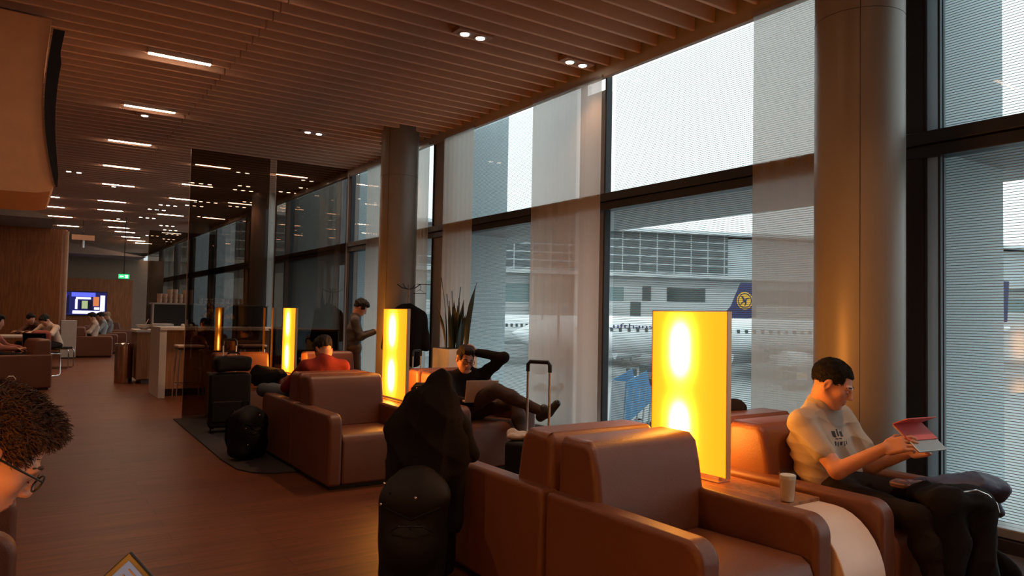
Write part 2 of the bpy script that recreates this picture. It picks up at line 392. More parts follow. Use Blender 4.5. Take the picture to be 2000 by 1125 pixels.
def strand_mesh(ho, R, material, n, length, lift, seed=3):
    """short tapering locks rooted on the hair cap, combed forward and lifted by `lift`"""
    rg = np.random.RandomState(seed); me = ho.data; N = len(me.polygons)
    c = np.zeros(N*3, np.float32); me.polygons.foreach_get('center', c); c = c.reshape(-1, 3)
    nn = np.zeros(N*3, np.float32); me.polygons.foreach_get('normal', nn); nn = nn.reshape(-1, 3)
    hd = c.mean(0); out = ((c-hd)*nn).sum(1) > .01; ids = np.nonzero(out)[0]; ids = ids[rg.randint(0, len(ids), n)]
    P0 = c[ids]; Nn = nn[ids]; comb = np.array(R[:, 0])*.55+R[:, 2]*-.15+rg.normal(size=(n, 3))*.35
    comb = comb-(comb*Nn).sum(1, keepdims=True)*Nn; comb /= np.linalg.norm(comb, axis=1)[:, None]
    L = length*rg.uniform(.6, 1.25, (n, 1)); w = rg.uniform(.0012, .0024, (n, 1)); s_ = np.cross(Nn, comb)
    V = []; F = []
    rows = []
    for f, ww in ((0, 1), (.4, .9), (.75, .6), (1, .08)):
        ctr = P0-Nn*.002+(Nn*lift*(f-.35*f*f)+comb*(f*(1.1-lift*.5)))*L+rg.normal(size=(n, 3))*.0008
        for a in (0, 2.1, 4.2): rows.append(ctr+(s_*math.cos(a)+Nn*math.sin(a)*.6)*w*ww)
    V = np.stack(rows, 1).reshape(-1, 3)
    for lv in range(3):
        for a in range(3):
            b = (a+1) % 3; base = np.arange(n)*12
            F.append(np.stack((base+lv*3+a, base+lv*3+b, base+lv*3+3+b, base+lv*3+3+a), 1))
    Q = np.concatenate(F); m = bpy.data.meshes.new('hair_strands'); m.vertices.add(len(V)); m.vertices.foreach_set('co', V.astype(np.float32).ravel())
    m.loops.add(len(Q)*4); m.loops.foreach_set('vertex_index', Q.astype(np.int32).ravel()); m.polygons.add(len(Q)); m.polygons.foreach_set('loop_start', np.arange(len(Q), dtype=np.int32)*4)
    m.update(calc_edges=True); o = link_mesh('hair_strands', m, material, ho, smooth=True); o['kind'] = 'stuff'; return o
def hand_prims(S, w, d, n, side, curl=.5, sc=1.0, thumb_out=.6, spread=.12, k=.004):
    """w wrist, d direction of the fingers, n the way the palm faces, side +1/-1: where the thumb sits along cross(d, n)"""
    d = norm(d); n = norm(np.array(n, float)-d*np.dot(n, d)); t = np.cross(d, n)*side; w = np.array(w, float)
    Rm = np.stack((d, t, n), 1)
    S.box(w+d*.048*sc, np.array([.046, .040, .014])*sc, .012*sc, k=.012, R=Rm)
    L = [.068, .076, .071, .055]; U = [.030, .010, -.011, -.031]; rr = [.0088, .0090, .0086, .0076]
    for i in range(4):
        p = w+(d*.090+t*U[i])*sc; a = 0; q = (1.5-i)*spread*.3
        for seg, fr, ca in ((0, .45, .55), (1, .32, 1.0), (2, .23, .75)):
            a += curl*ca*(1+.08*i); dd = d*math.cos(a)+n*math.sin(a)+t*q*math.cos(a)*.5
            e = p+norm(dd)*L[i]*fr*sc; S.cap(p, e, rr[i]*sc*(1-.06*seg), rr[i]*sc*(.94-.06*seg), k=.003); p = e
    p = w+(d*.020+t*.030)*sc
    for Lk, dv, r1, r2 in ((.042, d*.55+t*thumb_out+n*.35, .014, .0115), (.032, d*.8+t*thumb_out*.45+n*.45, .0112, .010), (.026, d*.9+t*.1+n*.5, .010, .0085)):
        e = p+norm(dv)*Lk*sc; S.cap(p, e, r1*sc, r2*sc, k=.006); p = e

def person(label, j, loc, shirt, trousers, shoe_m, skin=SKIN, hair=HAIR_D, sleeve='long', vox=.006, cvox=.009, hair_kw=None, bulk=1.0,
           fold=.004, group=None, hands=True, shoes=True, crumple=1, strands=None):
    """one continuous body; clothes and hair are its children. j: joints in world metres"""
    J = {k: np.array(v, float) for k, v in j.items() if not isinstance(v, dict)}; off = np.array(loc, float)
    t = thing('person', label, 'person', loc, group=group)
    R = frame(J['hf'], J.get('hu', (0, 0, 1))); hc = J['head']; sc = j.get('hs', 1.0)
    lat = norm(J['shL']-J['shR'])
    def torso(S, g):
        for s in (1, -1):
            S.cap(J['pel']+lat*s*.075*bulk, J['che']+lat*s*.080*bulk, (.098*bulk)+g, (.098*bulk)+g, k=.05)
        S.cap(J['che'], J['nb'], .10*bulk+g, .058+g, k=.06)
        for s, n in ((1, 'shL'), (-1, 'shR')): S.cap(J['nb']-np.array([0, 0, .02]), J[n], .052+g, .056+g, k=.05)
    def arm(S, n, g, frac=1.0, r=(.050, .041, .028)):
        a, b, c = J['sh'+n], J['el'+n], J['wr'+n]
        if frac <= 1: S.cap(a, a+(b-a)*frac, r[0]+g, r[0]+(r[1]-r[0])*frac+g, k=.03)
        else:
            S.cap(a, b, r[0]+g, r[1]+g, k=.03); f = frac-1; S.cap(b, b+(c-b)*f, r[1]+g*.8, r[1]+(r[2]-r[1])*f+g, k=.02)
    def leg(S, n, g):
        h, kn, an = J['hip'+n], J['kn'+n], J['an'+n]
        S.cap(J['pel']+(h-J['pel'])*.7, h, .092*bulk+g, .088*bulk+g, k=.05)
        S.cap(h, kn, .082*bulk+g, .056+g, k=.04); S.cap(kn, an, .054+g, .036+g, k=.03)
        S.ell(kn+(an-kn)*.3, .056+g, k=.04)
    B = SDF(); torso(B, -.012)
    for n in 'LR':
        arm(B, n, 0 if sleeve == 'short' else -.004, 2.0); leg(B, n, -.012)
    B.cap(J['nb'], hc+R @ np.array([-.028, 0, -.055]), .056, .052, k=.03)
    head_prims(B, hc, R, sc)
    if hands:
        for n in 'LR':
            h = j.get('hand'+n, {}); dr = h.get('d', J['wr'+n]-J['el'+n]); nn = h.get('n', (0, 0, -1))
            hand_prims(B, J['wr'+n], dr, nn, h.get('side', 1 if n == 'L' else -1), h.get('curl', .45), thumb_out=h.get('thumb', .6))
    body = B.build('body', skin, t, vox, off=off)
    body.data.materials.append(LIPS)
    # lips tint by place on the face
    me = body.data; nv = len(me.polygons); cen = np.zeros(nv*3, np.float32); me.polygons.foreach_get('center', cen)
    q = ((cen.reshape(-1, 3)+off)-hc) @ R/sc
    mi = ((np.abs(q[:, 1]) < .021) & (q[:, 0] > .085) & (q[:, 2] < -.049) & (q[:, 2] > -.078)).astype(np.int32)
    me.polygons.foreach_set('material_index', mi)
    T = SDF(); torso(T, .010)
    fr = .62 if sleeve == 'short' else 1.93
    for n in 'LR': arm(T, n, .016 if sleeve == 'short' else .012, fr)
    T.cap(J['nb'], J['nb']+norm(hc-J['nb'])*.03, .062, .060, k=.02)
    if sleeve == 'short': T.cap(J['nb']+norm(hc-J['nb'])*.02, J['nb']+norm(hc-J['nb'])*.12, .058, .062, k=.004, sub=True)
    T.build('shirt' if sleeve == 'short' else 'sweater', shirt, t, cvox, disp=creases(fold, 55*crumple, 5), off=off)
    P_ = SDF()
    for s in (1, -1): P_.cap(J['pel']+lat*s*.07, J['pel']+lat*s*.07+norm(J['che']-J['pel'])*.06, .106*bulk, .1*bulk, k=.04)
    for n in 'LR': leg(P_, n, .008)
    P_.build('trousers', trousers, t, cvox, disp=creases(fold*.8, 50, 9), off=off)
    if shoes:
        for n in 'LR':
            S = SDF(); an = J['an'+n]; to = J['to'+n]; u = norm(to-an)
            S.cap(an-u*.035+(0, 0, -.02), an+u*.05+(0, 0, -.025), .042, .040, k=.02); S.cap(an+u*.05+(0, 0, -.03), to, .040, .032, k=.02)
            S.cap(an, an+(0, 0, .03), .042, .040, k=.02); S.build('shoe', shoe_m, t, .009, off=off)
    hk = dict(sc=sc, vox=.004); hk.update(hair_kw or {})
    ho = hair_build(hc, R, t, hair, off=off, **hk)
    if strands: strand_mesh(ho, R, hair, *strands)
    return t, R, hc, off
def eyebrows(t, R, c, off, material, sc=1.0):
    for s in (1, -1):
        m = MB(); m.tube([Vector(c+R @ (np.array(p)*sc)-off) for p in ((.094, s*.012, .021), (.095, s*.026, .026), (.086, s*.044, .024), (.076, s*.053, .019))], [.0038, .0048, .0038, .002], 6)
        m.build('eyebrow', material, t, smooth=True)
        MB().tube([Vector(c+R @ (np.array(p)*sc)-off) for p in ((.0895, s*.021, -.007), (.0930, s*.031, -.0095), (.0880, s*.042, -.007))], .0014, 6).build('eyelashes', material, t, smooth=True)
def eyeglasses(t, R, c, off, material, sc=1.0, lens=None):
    P = lambda x, y, z: Vector(c+R @ (np.array([x, y, z])*sc)-off)
    m = MB()
    for s in (1, -1):
        m.tube([P(.108, s*.033+.024*math.cos(a), -.002+.018*math.sin(a)) for a in [2*PI*i/14 for i in range(14)]], .0022, 6, closed=True)
        m.tube([P(.106, s*.057, .006), P(.05, s*.078, .006), P(-.012, s*.083, .006), P(-.028, s*.083, -.012)], .0024, 6)
    m.tube([P(.108, -.010, .004), P(.112, 0, .007), P(.108, .010, .004)], .002, 6)
    return m.build('eyeglasses', material, t, smooth=True)

# ================================================================== THE SETTING
WX = 5.04                                    # inner face of the glazed wall
FLOORM = wood('floor_planks', (.135, .040, .015), (.175, .053, .020), .42, (1.3, .16), 'X', .0025)
FLOORM.node_tree.nodes['Principled BSDF'].inputs['Specular IOR Level'].default_value = .28
struct(MB().box(-6, WX, -9, 44, -.12, 0).build('floor', FLOORM))
RUGM = mat('dark_carpet', (.040, .033, .036), .95, bump=.4, bscale=300)
poly = [(1.66, 9.98), (1.60, 7.1), (1.62, 6.62), (1.70, 6.42), (1.84, 6.31), (2.05, 6.27), (WX-.02, 6.27), (WX-.02, 9.98)]
o = MB().prism(poly, .001, .012, 'Z').build('lounge_rug', RUGM, bevel=.003)
tag(o, 'dark carpet with rounded corner under the far armchairs', 'rug')
o = MB().box(4.64, WX-.06, -9, 6.2, .001, .010).build('carpet_strip', mat('grey_carpet', (.085, .075, .085), .95, bump=.4, bscale=300))
tag(o, 'grey carpet strip running along the foot of the windows', 'carpet')

# slatted ceiling: baffles across the room, one dark deck above
SLAT = mat('ceiling_slat_bronze', (.76, .51, .37), .6, var=.05)
m = MB(); pitch = .2325
ys = [3.9-.05+pitch*i for i in range(-55, 150)]
for i, y in enumerate(ys):
    for x0, x1 in ((-6, 1.80), (1.815, WX-.045)):
        if i % 20 == 7 and False: continue
        m.prism([(y-.017, 4.20), (y-.017, 4.004), (y-.013, 4.0), (y+.013, 4.0), (y+.017, 4.004), (y+.017, 4.20)], x0, x1, 'X')
struct(m.build('ceiling', SLAT, smooth=True, angle=30))
struct(MB().box(-6, WX+.2, -9, 44, 4.36, 4.42).build('ceiling_deck', mat('ceiling_void', (.030, .018, .013), .9)))
FASC = mat('fascia_grey', (.45, .40, .36), .5)
struct(MB().box(WX-.04, WX+.02, -9, 40, 3.90, 4.36).build('trim_1', FASC, bevel=.006))

# glazed wall: bays between solid posts
FRAME = mat('window_frame_dark', (.020, .019, .024), .4, .3)
posts = [(-8.2, -7.8), (-4.8, -4.4), (-1.35, -.95), (2.53, 2.65), (5.79, 6.19), (9.23, 9.63), (12.88, 13.28), (16.5, 16.9), (20.1, 20.5), (23.7, 24.1), (27.3, 27.7), (31, 31.4), (35, 35.4)]
k = 0
struct(MB().box(WX-.02, WX+.12, -9, 40, 2.50, 2.58).box(WX-.05, WX+.12, -9, 40, 2.585, 2.67).build('trim_2', FRAME, bevel=.006))
struct(MB().box(WX-.05, WX+.16, -9, 40, .0, .085).build('baseboard_right', mat('dark_plinth', (.030, .022, .024), .5), bevel=.004))
struct(MB().box(WX-.03, WX+.16, -9, 40, .09, .150).build('trim_3', mat('sill_aluminium', (.34, .35, .36), .35, .4), bevel=.008))
SCREEN = louvre_screen('micro_louvre_screen')
for i in range(len(posts)-1):
    y0, y1 = posts[i][1], posts[i+1][0]
    wo = MB().box(WX+.045, WX+.053, y0, y1, .15, 2.50).box(WX+.045, WX+.053, y0, y1, 2.67, 3.92).build('window_%d' % (i+1), PANE); struct(wo)
    struct(MB().box(WX+.0, WX+.08, y0-.01, y0+.014, .15, 3.95).box(WX, WX+.08, y1-.014, y1+.01, .15, 3.95).build('window_frame', FRAME, wo, bevel=.004))
    struct(MB().quad((WX+.14, y0, .12), (WX+.14, y1, .12), (WX+.14, y1, 3.95), (WX+.14, y0, 3.95)).build('sun_screen', SCREEN, wo))
for i, (y0, y1) in enumerate(posts):
    c = FRAME if i == 3 else mat('post_brown_grey', (.30, .25, .22), .6)
    if i == 4: xa, xb, y0, y1 = WX+.36, WX+.46, 6.20, 6.62
    elif i == 3: xa, xb = WX-.01, WX+.16
    else: xa, xb = WX+.02, WX+.16
    struct(MB().box(xa, xb, y0, y1, 0, 3.95).build('mullion_post', c, bevel=.006))
struct(MB().box(WX+.02, WX+.10, 2.435, 2.53, .15, 3.95).build('mullion_panel', weave('frosted_strip', (.52, .62, .68), .08, .62), bevel=.004))
struct(MB().cyl((WX-.01, 2.425, .15), (WX-.01, 2.425, 3.92), .008).cyl((WX-.01, 2.40, .15), (WX-.01, 2.40, 3.92), .004).build('guide_rail', FRAME, smooth=True))
# outside: brise-soleil fins and a maintenance gangway
FIN = mat('fin_blue_grey', (.42, .50, .53), .6, var=.2, vscale=40)
for y, x1 in ((2.50, 6.15), (9.26, 6.12), (12.9, 6.1), (16.5, 6.1), (-1.1, 6.1)):
    struct(MB().box(WX+.17, x1, y, y+.05, -.5, 6.5).build('facade_fin', FIN, bevel=.005))
struct(MB().box(WX+.17, 6.68, -4, 42, 2.56, 2.62).build('facade_gangway', mat('gangway_steel', (.20, .22, .23), .6)))

# columns
COLM = mat('column_cladding', (.235, .205, .18), .40, .15, var=.03)
for i, (cx, cy) in enumerate(((4.5, 2.67), (4.5, 9.65), (4.5, 16.7), (4.5, 23.7))):
    c = struct(MB().cyl((cx, cy, 0), (cx, cy, 4.3), .27, n=64).build('column', COLM, smooth=True))
    a = math.radians(212)
    s = MB().cyl((cx+.2702*math.cos(a), cy+.2702*math.sin(a), .0), (cx+.2702*math.cos(a), cy+.2702*math.sin(a), 4.0), .0022, n=6)
    s.tube([(cx+.2705*math.cos(t), cy+.2705*math.sin(t), 3.34) for t in [2*PI*q/48 for q in range(48)]], .0015, 5, closed=True)
    struct(s.build('column_seam', FRAME, c))

# sheer window panels hung inside the glass
SHEER = weave('sheer_panel', (.66, .575, .51), .18, .66)
SHEER2 = weave('sheer_panel_dense', (.62, .57, .52), .12, .5)
def sheer(y0, y1, label, mt=SHEER, x=4.985):
    t = thing('sheer_curtain_panel', label, 'curtain', (x, (y0+y1)/2, 3.93), group='sheer panels along the windows')
    h = (y1-y0)/2; m = MB(); n = 24
    A = [(.004*math.sin(q*1.7), -h+2*h*q/n) for q in range(n+1)]
    for (xa, ya), (xb, yb) in zip(A, A[1:]): m.quad((xa, ya, -3.80), (xb, yb, -3.80), (xb, yb, -.03), (xa, ya, -.03))
    m.build('fabric', mt, t, smooth=True)
    MB().box(-.012, .012, -h, h, -.035, -.002).build('hanging_rail', ALU, t); MB().box(-.009, .009, -h, h, -3.815, -3.785).build('weight_bar', ALU, t)
sheer(2.86, 3.88, 'sheer grey window panel hanging beside the large near column')
sheer(5.79, 7.03, 'widest sheer window panel, left of the big bright window')
sheer(8.39, 9.21, 'pale sheer window panel right behind the tall spiky plant')
sheer(9.66, 10.45, 'sheer window panel behind the coat on the stand')
sheer(11.35, 12.0, 'narrow sheer panel just left of the far column')
sheer(12.86, 13.5, 'last narrow sheer panel beside the smoked glass screens')

# far end
WALLG = mat('far_wall_paint', (.30, .21, .15), .8)
struct(MB().box(-6, WX, 40.0, 40.3, 0, 4.4).build('wall_far', WALLG))
struct(MB().box(-6.3, -6, -9, 40, 0, 4.4).build('wall_left', WALLG))
struct(MB().box(-6.3, WX+.3, -9.3, -9, 0, 4.4).build('wall_back', mat('back_wall', (.50, .32, .22), .8)))
struct(MB().box(.6, 4.9, 32.9, 33.0, 0, 3.32).build('wall_partition', WALLG))
struct(MB().box(1.2, 3.78, 32.78, 32.9, 0, 2.50).build('wall_panelling', WOODP))
struct(MB().prism([(-4, 24.8), (.98, 24.8), (1.10, 24.86), (1.12, 25.0), (1.02, 25.1), (-4, 25.1)], 0, 3.62, 'Z').build('wall_timber', WOODP))
struct(MB().prism(rounded(.16, .3, .07, 6, 1.0, 24.82), 0, 3.58, 'Z').build('wall_end_post', mat('pale_timber_edge', (.52, .30, .19), .5), smooth=True))
struct(MB().prism([(-4, 3.62), (.7, 3.62), (-.4, 4.0), (-4, 4.0)], 22, 24.8, 'Y').build('ceiling_cove', mat('cove_grey', (.32, .26, .23), .8)))
struct(MB().prism([(1.2, 3.34), (4.0, 3.34), (2.2, 3.62), (1.2, 3.75)], 31, 33, 'Y').build('ceiling_cove_far', MATS['cove_grey']))

# exit sign
t = thing('exit_sign', 'small green lit exit sign with white arrow high on the far wall', 'sign', (2.52, 24.0, 2.30))
MB().box(-.15, .15, -.02, .02, -.07, .07).build('housing', mat('sign_green_case', (.02, .2, .06), .4), t, bevel=.006)
g = MB().box(-.14, .14, -.026, -.021, -.062, .062).build('sign_face', emis('exit_green', (.05, .62, .20), 1.6), t)
m = MB().box(.03, .10, -.03, -.027, -.045, .045)
m.prism([(-.115, 0), (-.07, .035), (-.07, .012), (-.01, .012), (-.01, -.012), (-.07, -.012), (-.07, -.035)], -.03, -.027, 'Y')
m.build('pictogram', emis('exit_white', (.8, 1, .85), 2.0), t)
MB().box(-.01, .01, -.01, .01, .07, 2.07).build('suspension_rod', DARK_METAL, t)

# television
t = thing('television', 'wide television showing a bright blue and white news picture', 'television', (2.03, 32.7, 1.53))
MB().box(-.86, .86, -.02, .06, -.47, .47).build('housing', BLACK_PLASTIC, t, bevel=.01)
sc_ = MB().box(-.83, .83, -.030, -.022, -.44, .44).build('screen', emis('screen_navy', (.02, .02, .12), 1.0), t)
for nm, col, e, rects in (('picture_white', (.75, .72, 1), 1.6, [(-.30, .72, -.40, -.28), (.62, .78, -.3, .32), (-.22, -.14, -.22, .16), (-.80, -.74, -.38, -.12), (.42, .6, -.24, -.14), (-.2, .3, .16, .24)]),
                          ('picture_blue', (.10, .12, .9), 1.5, [(-.35, .45, .26, .42), (-.8, -.5, .2, .38), (-.75, -.62, -.4, .1)]),
                          ('picture_orange', (.8, .25, .08), .9, [(.38, .58, -.1, .26)]),
                          ('picture_green', (.42, .50, .25), 1.0, [(.0, .2, -.2, .1)]), ('picture_dark', (.01, .01, .03), 1.0, [(.20, .36, -.26, .12), (-.5, -.42, -.4, .3), (-.06, .0, -.24, .1)])):
    for x0, x1, z0, z1 in rects: MB().box(x0, x1, -.033, -.031, z0, z1).build(nm, emis(nm, col, e), sc_)

# dropped bulkhead upper left, with its curved black edge panel
BULK = mat('bulkhead_plaster', (.80, .43, .21), .6)
pf = [(.155, 3.95)]+[(.155-.05*math.sin(PI*q/14)*1.0+(.07*(q/14)**3), 3.95-1.50*q/14) for q in range(1, 15)]
pf += [(.20, 2.41), (.10, 2.385), (-2.5, 2.33), (-2.5, 4.0)]
struct(MB().prism(pf, 7.7, 9.2, 'Y').build('ceiling_bulkhead', BULK, smooth=True))
pf2 = [(.17-.05*math.sin(PI*q/14)+.07*(q/14)**3, 3.86-1.40*q/14) for q in range(15)]
pf3 = [(x+.10*(1-q/14)**.5*(.75 if q < 3 else 1)+.012, z) for q, (x, z) in enumerate(pf2)]
o = MB().prism(pf2+pf3[::-1], 7.66, 7.78, 'Y').build('edge_panel', mat('edge_black', (.006, .005, .005), .7), smooth=True)
tag(o, 'curved black strip along the edge of the hanging bulkhead', 'panel')

# ------------------------------------------------------------------ lights in the ceiling
STRIP = emis('strip_glow', (1, .63, .42), STRIP_E); DISC = emis('downlight_glow', (1, .80, .60), 20.0)
st = thing('strip_light', 'white strip light nearest the camera in the ceiling row', 'ceiling light', (1.31, 8.25, 4.0), group='strip lights in the slatted ceiling')
MB().box(-.31, .31, -.032, .032, -.002, .05).build('housing', ALU, st); MB().box(-.30, .30, -.024, .024, -.008, .0).build('diffuser', STRIP, st); MB().box(-.01, .01, -.01, .01, .05, .37).build('suspension_rod', DARK_METAL, st)
first = [st]
def strip(x, y, label, s=1.0):
    if first: o = first.pop(); o.location = (x, y, 4.0); o['label'] = label
    else: dup(st, (x, y, 4.0), label=label)
ordn = ['nearest', 'second nearest', 'third', 'fourth', 'fifth', 'sixth', 'seventh', 'eighth', 'ninth', 'tenth', 'eleventh', 'twelfth', 'thirteenth']
for i, (x, y) in enumerate(((1.31, 8.25), (1.34, 10.58), (1.37, 12.94), (1.50, 15.3), (1.68, 17.6), (1.82, 20.4), (1.96, 22.3), (2.32, 24.9), (2.62, 26.9), (2.95, 28.3), (3.35, 30.2), (3.7, 31.6), (4.1, 32.7))):
    strip(x, y, '%s strip light of the long middle ceiling row' % ordn[i])
for i, (x, y) in enumerate(((.42, 20.55), (.62, 22.6), (.92, 24.9), (1.24, 27.6))):
    strip(x, y, '%s strip light of the short left row above the timber wall' % ordn[i])
for i, (x, y) in enumerate(((3.17, 18.8), (3.4, 22.2))): strip(x, y, ('nearer', 'farther')[i]+' strip light just left of the smoked glass screen')
for i, (x, y) in enumerate(((2.86, 14.1), (4.30, 14.08), (4.45, 18.6), (4.55, 22.1), (3.05, 16.5))):
    strip(x, y, ('left one of the two strip lights seen through the top of the smoked glass', 'right one of the two strip lights seen through the top of the smoked glass',
                 'middle strip light seen through the left smoked glass sheet', 'lowest strip light seen through the left smoked glass sheet', 'strip light behind the left edge of the smoked glass')[i])
for i, y in enumerate((5.9, 3.55, 1.2, -1.2)): strip(1.31, y, '%s strip light of the middle row, overhead and out of the picture' % ordn[i])
for i, y in enumerate((5.9, 1.2)): strip(-2.2, y, '%s unseen strip light added overhead on the far left for warm light' % ordn[i])  # unseen strips added to warm the light on the left side
DL = []
def downlight(x, y, label, n=2, power=1.0, group='downlights in the slatted ceiling'):
    t = thing('downlight', label, 'ceiling light', (x, y, 4.0), group=group)
    w = .085*n
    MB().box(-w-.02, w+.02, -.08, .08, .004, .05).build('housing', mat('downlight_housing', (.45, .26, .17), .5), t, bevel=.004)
    for i in range(n):
        cx = (i-(n-1)/2)*.17
        MB().lathe([(.045, -.002), (.052, -.004), (.060, .002), (.058, .006)], (cx, 0, 0), 20).build('bezel', ALU, t, smooth=True)
        MB().cyl((cx, 0, -.006), (cx, 0, .0), .040, n=20).build('lens', DISC, t)
    if power:
        ld = bpy.data.lights.new('downlight_beam', 'SPOT'); ld.energy = DOWN_W*power*n; ld.color = (1, .56, .31); ld.spot_size = math.radians(105); ld.spot_blend = .8; ld.shadow_soft_size = .05
        lo = bpy.data.objects.new('downlight_beam', ld); COL.objects.link(lo); lo.parent = t; lo.location = (0, 0, -.05)
    return t
downlight(3.45, 5.87, 'twin downlight nearest the camera, mid ceiling')
downlight(4.70, 5.87, 'twin downlight nearest the big bright window', 2, .35)
downlight(3.50, 10.5, 'twin downlight farther back, left of the far window pair')
downlight(4.78, 10.5, 'twin downlight above the far column')
downlight(1.33, 11.0, 'small single downlight under the second strip light', 1)
downlight(1.62, 17.9, 'small single downlight under the fifth strip light', 1)
downlight(2.35, 24.3, 'tiny single downlight far along the strip light row', 1, .5)
k = 0
for (x, y, n) in ((3.06, 16.2, 3), (3.05, 20.2, 3), (2.95, 21.3, 3), (3.0, 23.4, 3), (3.85, 15.9, 2), (3.98, 16.5, 3), (4.85, 16.1, 3), (4.95, 15.3, 2), (3.75, 18.9, 3), (3.6, 19.8, 3), (4.6, 18.2, 3), (4.5, 19.2, 3), (3.55, 22.2, 3),
                  (4.3, 22.0, 3), (4.55, 24.0, 2), (3.8, 25.2, 3), (4.1, 26.5, 3), (4.4, 28, 3), (4.6, 30, 3), (3.9, 29, 3)):
    k += 1
    downlight(x, y, 'cluster of small downlights beyond the smoked glass screens', n, .35 if k % 3 == 0 else 0, 'far downlight clusters beyond the glass')
for (x, y) in ((3.4, 1.2), (-.6, 3.5), (-.6, 8.2), (-1.5, 13), (3.4, -1.5), (.8, 16.5), (-1, 19)):  # unseen downlights added to bring up the warm room light
    downlight(x, y, 'unseen twin downlight added overhead for warm light', 2, 1.0, 'added unseen downlights')

# ------------------------------------------------------------------ smoked glass screens
def glass_screen(x0, x1, y, h, label, grp='smoked glass room screens'):
    t = thing('glass_screen', label, 'glass partition', ((x0+x1)/2, y, 0), group=grp); w = (x1-x0)/2
    MB().box(-w, w, -.006, .006, .012, h).build('pane', TINT, t)
    MB().box(-w, w, -.02, .02, 0, .015).build('base_channel', ALU, t)
    MB().box(-w-.004, -w, -.007, .007, .01, h).build('edge_trim', mat('glass_edge', (.35, .25, .2), .3), t)
glass_screen(1.785, 2.79, 10.13, 3.46, 'left sheet of the tall smoked glass screen behind the armchairs')
glass_screen(2.88, 3.90, 10.13, 3.46, 'right sheet of the tall smoked glass screen behind the armchairs')
glass_screen(2.72, 4.6, 20.8, 3.40, 'farther smoked glass screen standing behind the bar shelf')

# ================================================================== ARMCHAIRS
def arm_profile(L, h, r1, r2):
    pts = [(-L/2, .03)]
    for q in range(9): a = math.radians(180-90*q/8); pts.append((-L/2+r1+r1*math.cos(a), h-r1+r1*math.sin(a)))
    for q in range(7): a = math.radians(90-90*q/6); pts.append((L/2-r2+r2*math.cos(a), h-r2+r2*math.sin(a)))
    return pts+[(L/2, .03)]
def make_chair(label, leather=LEATHER):
    t = thing('lounge_armchair', label, 'armchair', group='leather lounge armchairs'); W, L = .80, .92
    for s in (-1, 1):
        x0, x1 = (-W/2, -W/2+.115) if s < 0 else (W/2-.115, W/2)
        MB().prism(arm_profile(L, .585, .085, .03), x0, x1, 'X').build('armrest', leather, t, bevel=.028, seg=4)
    MB().prism([(-.455, .035), (-.455, .36), (-.44, .40), (-.40, .425), (.20, .405), (.26, .38), (.26, .035)], -W/2+.118, W/2-.118, 'X').build('seat', leather, t, bevel=.022, seg=4)
    MB().prism([(.13, .38), (.185, .70), (.21, .80), (.25, .835), (.42, .835), (.452, .81), (.455, .38)], -W/2+.060, W/2-.060, 'X').build('backrest', leather, t, bevel=.05, seg=5)
    MB().prism([(.36, .03), (.36, .56), (.375, .575), (.445, .575), (.457, .56), (.457, .03)], -W/2+.05, W/2-.05, 'X').build('back_shell', leather, t, bevel=.022, seg=4)
    MB().box(-W/2+.03, W/2-.03, -.42, .42, 0, .035).build('plinth', BLACK_PLASTIC, t)
    return t
XL, XR = 2.42, 3.59
FR, BK = lambda j: j-.475, lambda j: j+.475
J1, J2, J3 = 2.715, 6.42, 10.08
ch = make_chair('brown leather armchair in the foreground, empty, lit orange by the big lamp')
ch.location = (XL, FR(J1), 0)
dup(ch, (XR, FR(J1), 0), 0, 'brown leather armchair with the man in the grey t-shirt in it')
dup(ch, (XL, BK(J1), 0), PI, 'dark armchair back to back with the foreground one, behind the hanging coat')
dup(ch, (XR, BK(J1), 0), PI, 'armchair mostly hidden behind the big lamp, facing away')
dup(ch, (XL, FR(J2), 0), 0, 'empty brown leather armchair in the middle, in front of the man in red')
dup(ch, (XR, FR(J2), 0), 0, 'leather armchair the man with the laptop reclines in')
dup(ch, (XL, BK(J2), 0), PI, 'leather armchair the man in red sits in, facing away')
dup(ch, (XR, BK(J2), 0), PI, 'armchair behind the laptop man whose orange-lit back edge shows')
dup(ch, (XL, FR(J3)-.04, 0), 0, 'armchair left of the farthest lamp with a suitcase before it')
dup(ch, (XR, FR(J3)-.04, 0), 0, 'armchair right of the farthest lamp, behind the man in red')

# shared side tables between the chairs, waterfall front
def side_table(yc, L, label):
    t = thing('side_table', label, 'table', (3.005, yc, 0), group='side tables between armchairs'); h = L/2; top = .54; n = 8
    prof = [(-h-.03, 0), (-h-.03, .10)]
    for q in range(n+1): a = math.radians(172-82*q/n); prof.append((-h+.22+.245*math.cos(a)*1.0, top-.30+.30*math.sin(a)))
    prof2 = [(-y, z) for y, z in prof[::-1]]
    MB().prism(prof+prof2, -.150, .150, 'X').build('body', PALE, t, bevel=.006, smooth=True)
    MB().box(-.155, .155, -h+.30, h-.30, top-.002, top+.016).build('table_top', WOODC, t, bevel=.003)
    return t
side_table(J1, 1.90, 'side table between the foreground armchairs holding the big lamp and milky coffee')
side_table(J2, 1.86, 'side table under the middle lamp')
side_table(J3-.47, .90, 'side table under the farthest lamp holding a water bottle')

